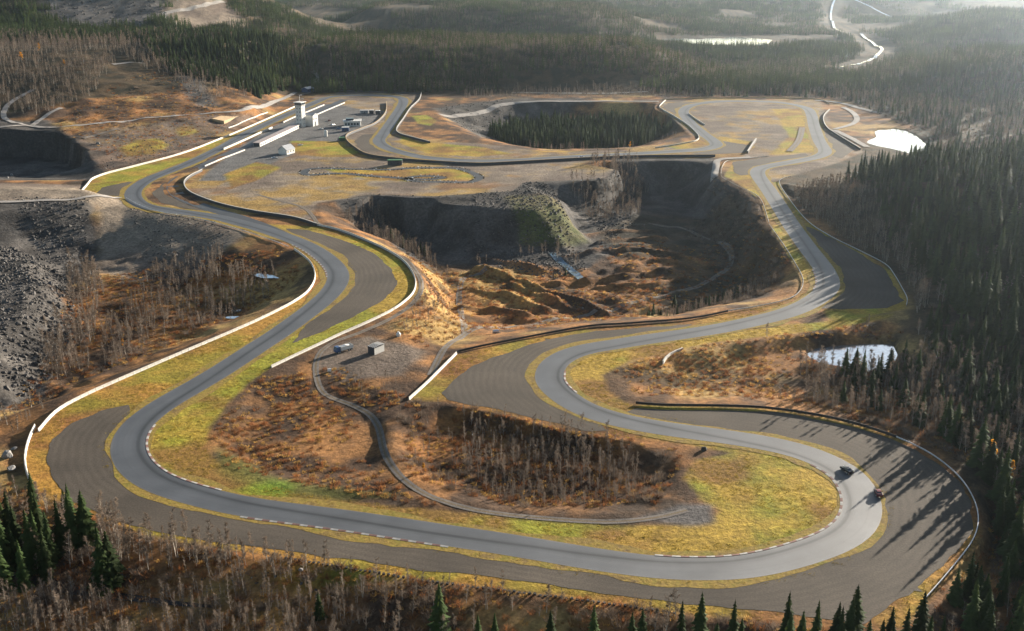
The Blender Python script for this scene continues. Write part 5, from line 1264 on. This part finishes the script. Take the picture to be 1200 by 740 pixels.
# single boulders that can be picked out
def boulder(px, py, size, label, mat='pale_rock', seed=0, sub=3):
    x, y, z = UG(px, py); me = rock_mesh(200 + seed, sub); me.materials.append(M[mat])
    o = tag(link('boulder', me, None, None, (x, y, z + size * .15), random.uniform(0, 6)), label, 'boulder'); o.scale = (size,) * 3; return o
for k, (px, py, sz, lab, mt) in enumerate([(9,536,5,'large pale rock outcrop beside the short curved barrier','pale_rock'),(13,551,4,'smaller pale outcrop below the large pale rock','pale_rock'),(17,527,2.2,'pale stone just above the large outcrop','pale_rock'),
        (115,169,4,'white boulder on the rim of the dark hollow','pale_rock'),(14,206,4,'pale boulder on the dump plateau edge','pale_rock'),(9,209,2.5,'small pale stone beside the plateau boulder','pale_rock'),
        (825,528,3.2,'grey boulder on the shadowed bank inside the hairpin','rock'),(353,669,1.6,'pale stone at the foot of the palisade','pale_rock'),
        (706,285,1.6,'white stone beside the tall bare birch on the pit floor','pale_rock'),(755,264,1.5,'white stone high on the shaded pit floor','pale_rock'),(853,298,1.4,'lone white stone near the shaded pit wall','pale_rock'),(843,332,1.5,'white stone beside the shaded motocross bank','pale_rock'),(796,348,1.5,'white stone at the edge of the pit floor thicket','pale_rock'),(821,320,1.6,'pale stone on top of the motocross bank','pale_rock'),(683,362,1.5,'pale stone on the sunlit motocross mound','pale_rock'),
        (262,296,2.2,'grey block fallen at the foot of the rocky slope','rock'),(205,300,3,'dark block below the dumped sand face','rock'),(545,348,1.2,'small white marker stone beside the bare mound','pale_rock')]):
    boulder(px, py, sz, lab, mt, k)
# ground cover
for s in range(4): pass
TUS = []
for s in range(3): v = shrub_parts(s, .75, 34, .45, .7, .05); me = mesh_of(v, 'tussock', 'straw'); TUS.append(me)
for s in range(3): v = shrub_parts(20 + s, 1.15, 46, .55, .8, .04); me = mesh_of(v, 'shrub', 'shrub'); TUS.append(me)
c_tu = template(TUS, 'heath_template')
heath_px = [
 ([(290,445),(400,430),(480,465),(450,490),(460,545),(520,590),(640,604),(600,608),(400,582),(262,545),(248,505)], 0, .16),
 ([(470,480),(700,510),(810,545),(775,604),(600,604),(480,570)], -4, .16),
 ([(745,470),(712,455),(712,440),(800,412),(900,398),(1000,386),(1060,395),(1060,480),(1010,494),(900,475)], -4, .13),
 ([(100,330),(180,320),(360,318),(350,350),(200,415),(60,475),(0,490),(50,440)], -15, .12),
 ([(470,300),(640,300),(780,310),(760,372),(680,380),(560,392),(500,440),(470,420),(480,380),(495,340)], -14, .09),
 ([(700,270),(890,280),(920,345),(800,368),(740,340)], -18, .05),
 ([(0,570),(130,618),(340,658),(600,696),(900,735),(1060,742),(1060,800),(-100,800),(-100,560)], -9, .14),
 ([(1100,700),(1150,640),(1170,560),(1260,600),(1260,760),(1080,770)], -4, .10),
 ([(905,470),(1150,560),(1200,520),(1090,430),(1060,480)], -4, .10),
]
P = np.vstack([sample(UL(p, z), d * 1.25, 1.0, .95, .36, 7 + k) for k, (p, z, d) in enumerate(heath_px)] + [sample(UGL([(60,142),(100,120),(145,90),(200,84),(260,125),(300,120),(335,118),(262,158),(160,190),(110,180),(80,158)]), .03, 1.0, .95, .36, 31)])
P = off_water(P); n = len(P); s_ = RNG.uniform(.6, 1.5, n)
BU = [mesh_of(shrub_parts(300 + s, 2.4, 110, .5, 1.3, .028), 'bush', 'twig') for s in range(4)]
c_bu = template(BU, 'bush_template')
bush_px = [([(-60,605),(60,612),(130,635),(250,655),(340,668),(430,690),(340,712),(-60,700)], -8, .045), ([(-100,705),(240,712),(600,720),(1060,745),(1060,800),(-100,800)], -10, .04),
  ([(470,482),(700,512),(800,545),(770,602),(600,602),(480,570)], -4, .03), ([(85,318),(125,330),(300,345),(330,350),(200,415),(60,475),(20,480),(50,440),(95,380)], -13, .022), ([(905,474),(1015,496),(1130,556),(1260,560),(1200,470),(1090,425),(1020,440)], -4, .06),
  ([(1160,545),(1172,600),(1165,650),(1110,720),(1100,760),(1300,780),(1300,540)], -3, .05), ([(925,222),(1005,284),(1072,345),(1100,420),(1120,420),(1090,340),(1040,280),(960,225)], 4, .03), ([(770,368),(890,340),(925,330),(915,350),(853,363)], -10, .08), ([(400,262),(480,262),(520,302),(470,290)], -12, .08), ([(800,250),(840,215),(890,240),(930,320),(900,340),(860,290)], -8, .05), ([(940,430),(1060,438),(1095,430),(1090,470),(930,455)], -5, .06),
  ([(50,140),(150,110),(180,90),(250,120),(200,135),(100,143)], 20, .006), ([(975,112),(1035,136),(1102,172),(1260,205),(1260,95)], 0, .012)]
Pb = off_water(np.vstack([sample(UL(q, z), d * 1.3, 1.0, .98, .38, 60 + k) for k, (q, z, d) in enumerate(bush_px)])); nb_ = len(Pb); sb_ = RNG.uniform(.4, 1.3, nb_)
scatter_obj('birch_scrub', Pb, np.column_stack([sb_ * 1.2, sb_ * 1.2, sb_]), c_bu, 4, 'grey brown birch scrub between the trees', .1)
scatter_obj('heath_ground_cover', P, np.column_stack([s_ * 1.2, s_ * 1.2, s_]), c_tu, 6, 'rusty brown heather and straw coloured tussocks on the rough ground', .1)
print('heath', n)
# grass tufts on the verges
M['tuft'] = foliage('verge_tuft', (.31, .225, .04), .45, .4, .45, .45)
TF = []
for s in range(3): TF.append(mesh_of(shrub_parts(60 + s, .32, 26, .5, .65, .05), 'tuft', 'tuft'))
c_tf = template(TF, 'tuft_template')
P = []
for k in ('v1', 'v3', 'v4', 'v5', 'v6', 'v9'):
    poly = V_W[k]; lo, hi = poly.min(0), poly.max(0); st = 2.0
    gx, gy = np.meshgrid(np.arange(lo[0], hi[0], st), np.arange(lo[1], hi[1], st)); gx = (gx + RNG.uniform(-1, 1, gx.shape) * st).ravel(); gy = (gy + RNG.uniform(-1, 1, gy.shape) * st).ravel()
    ok = (poly_sd(gx, gy, poly) > .5) & (line_d(gx, gy, SUBT, True) > 7.2)
    for gk in ('g1', 'g2', 'g3', 'g6'): ok &= ~((poly_sd(gx, gy, G_W[gk]) > -.3) & (line_d(gx, gy, SUBT, True) > 9.6))
    ok &= fbm(gx, gy, 18, 3, 33) > .47
    P.append(np.column_stack([gx[ok], gy[ok], np.full(ok.sum(), -.05)]))
P = np.vstack(P); n = len(P); s_ = RNG.uniform(.6, 1.5, n)
scatter_obj('verge_tufts', P, np.column_stack([s_ * 1.3, s_ * 1.3, s_]), c_tf, 3, 'yellow green grass tufts growing on the track verges', .1)
print('tufts', n)

# ================================================================== HAZE
b = MB(); b.box(-7000, 7000, -40, 9000, -70, 210)
m = bpy.data.materials.new('haze_air'); m.use_nodes = True; nt = m.node_tree; nt.nodes.clear()
pv = nt.nodes.new('ShaderNodeVolumePrincipled'); pv.inputs['Color'].default_value = (.68, .83, 1.0, 1); pv.inputs['Density'].default_value = 3.4e-5; pv.inputs['Anisotropy'].default_value = .86
mo = nt.nodes.new('ShaderNodeOutputMaterial'); nt.links.new(pv.outputs[0], mo.inputs['Volume'])
hz_o = b.build('haze', m); tag(hz_o, 'pale blue haze hanging over the valley', None, None, 'stuff')
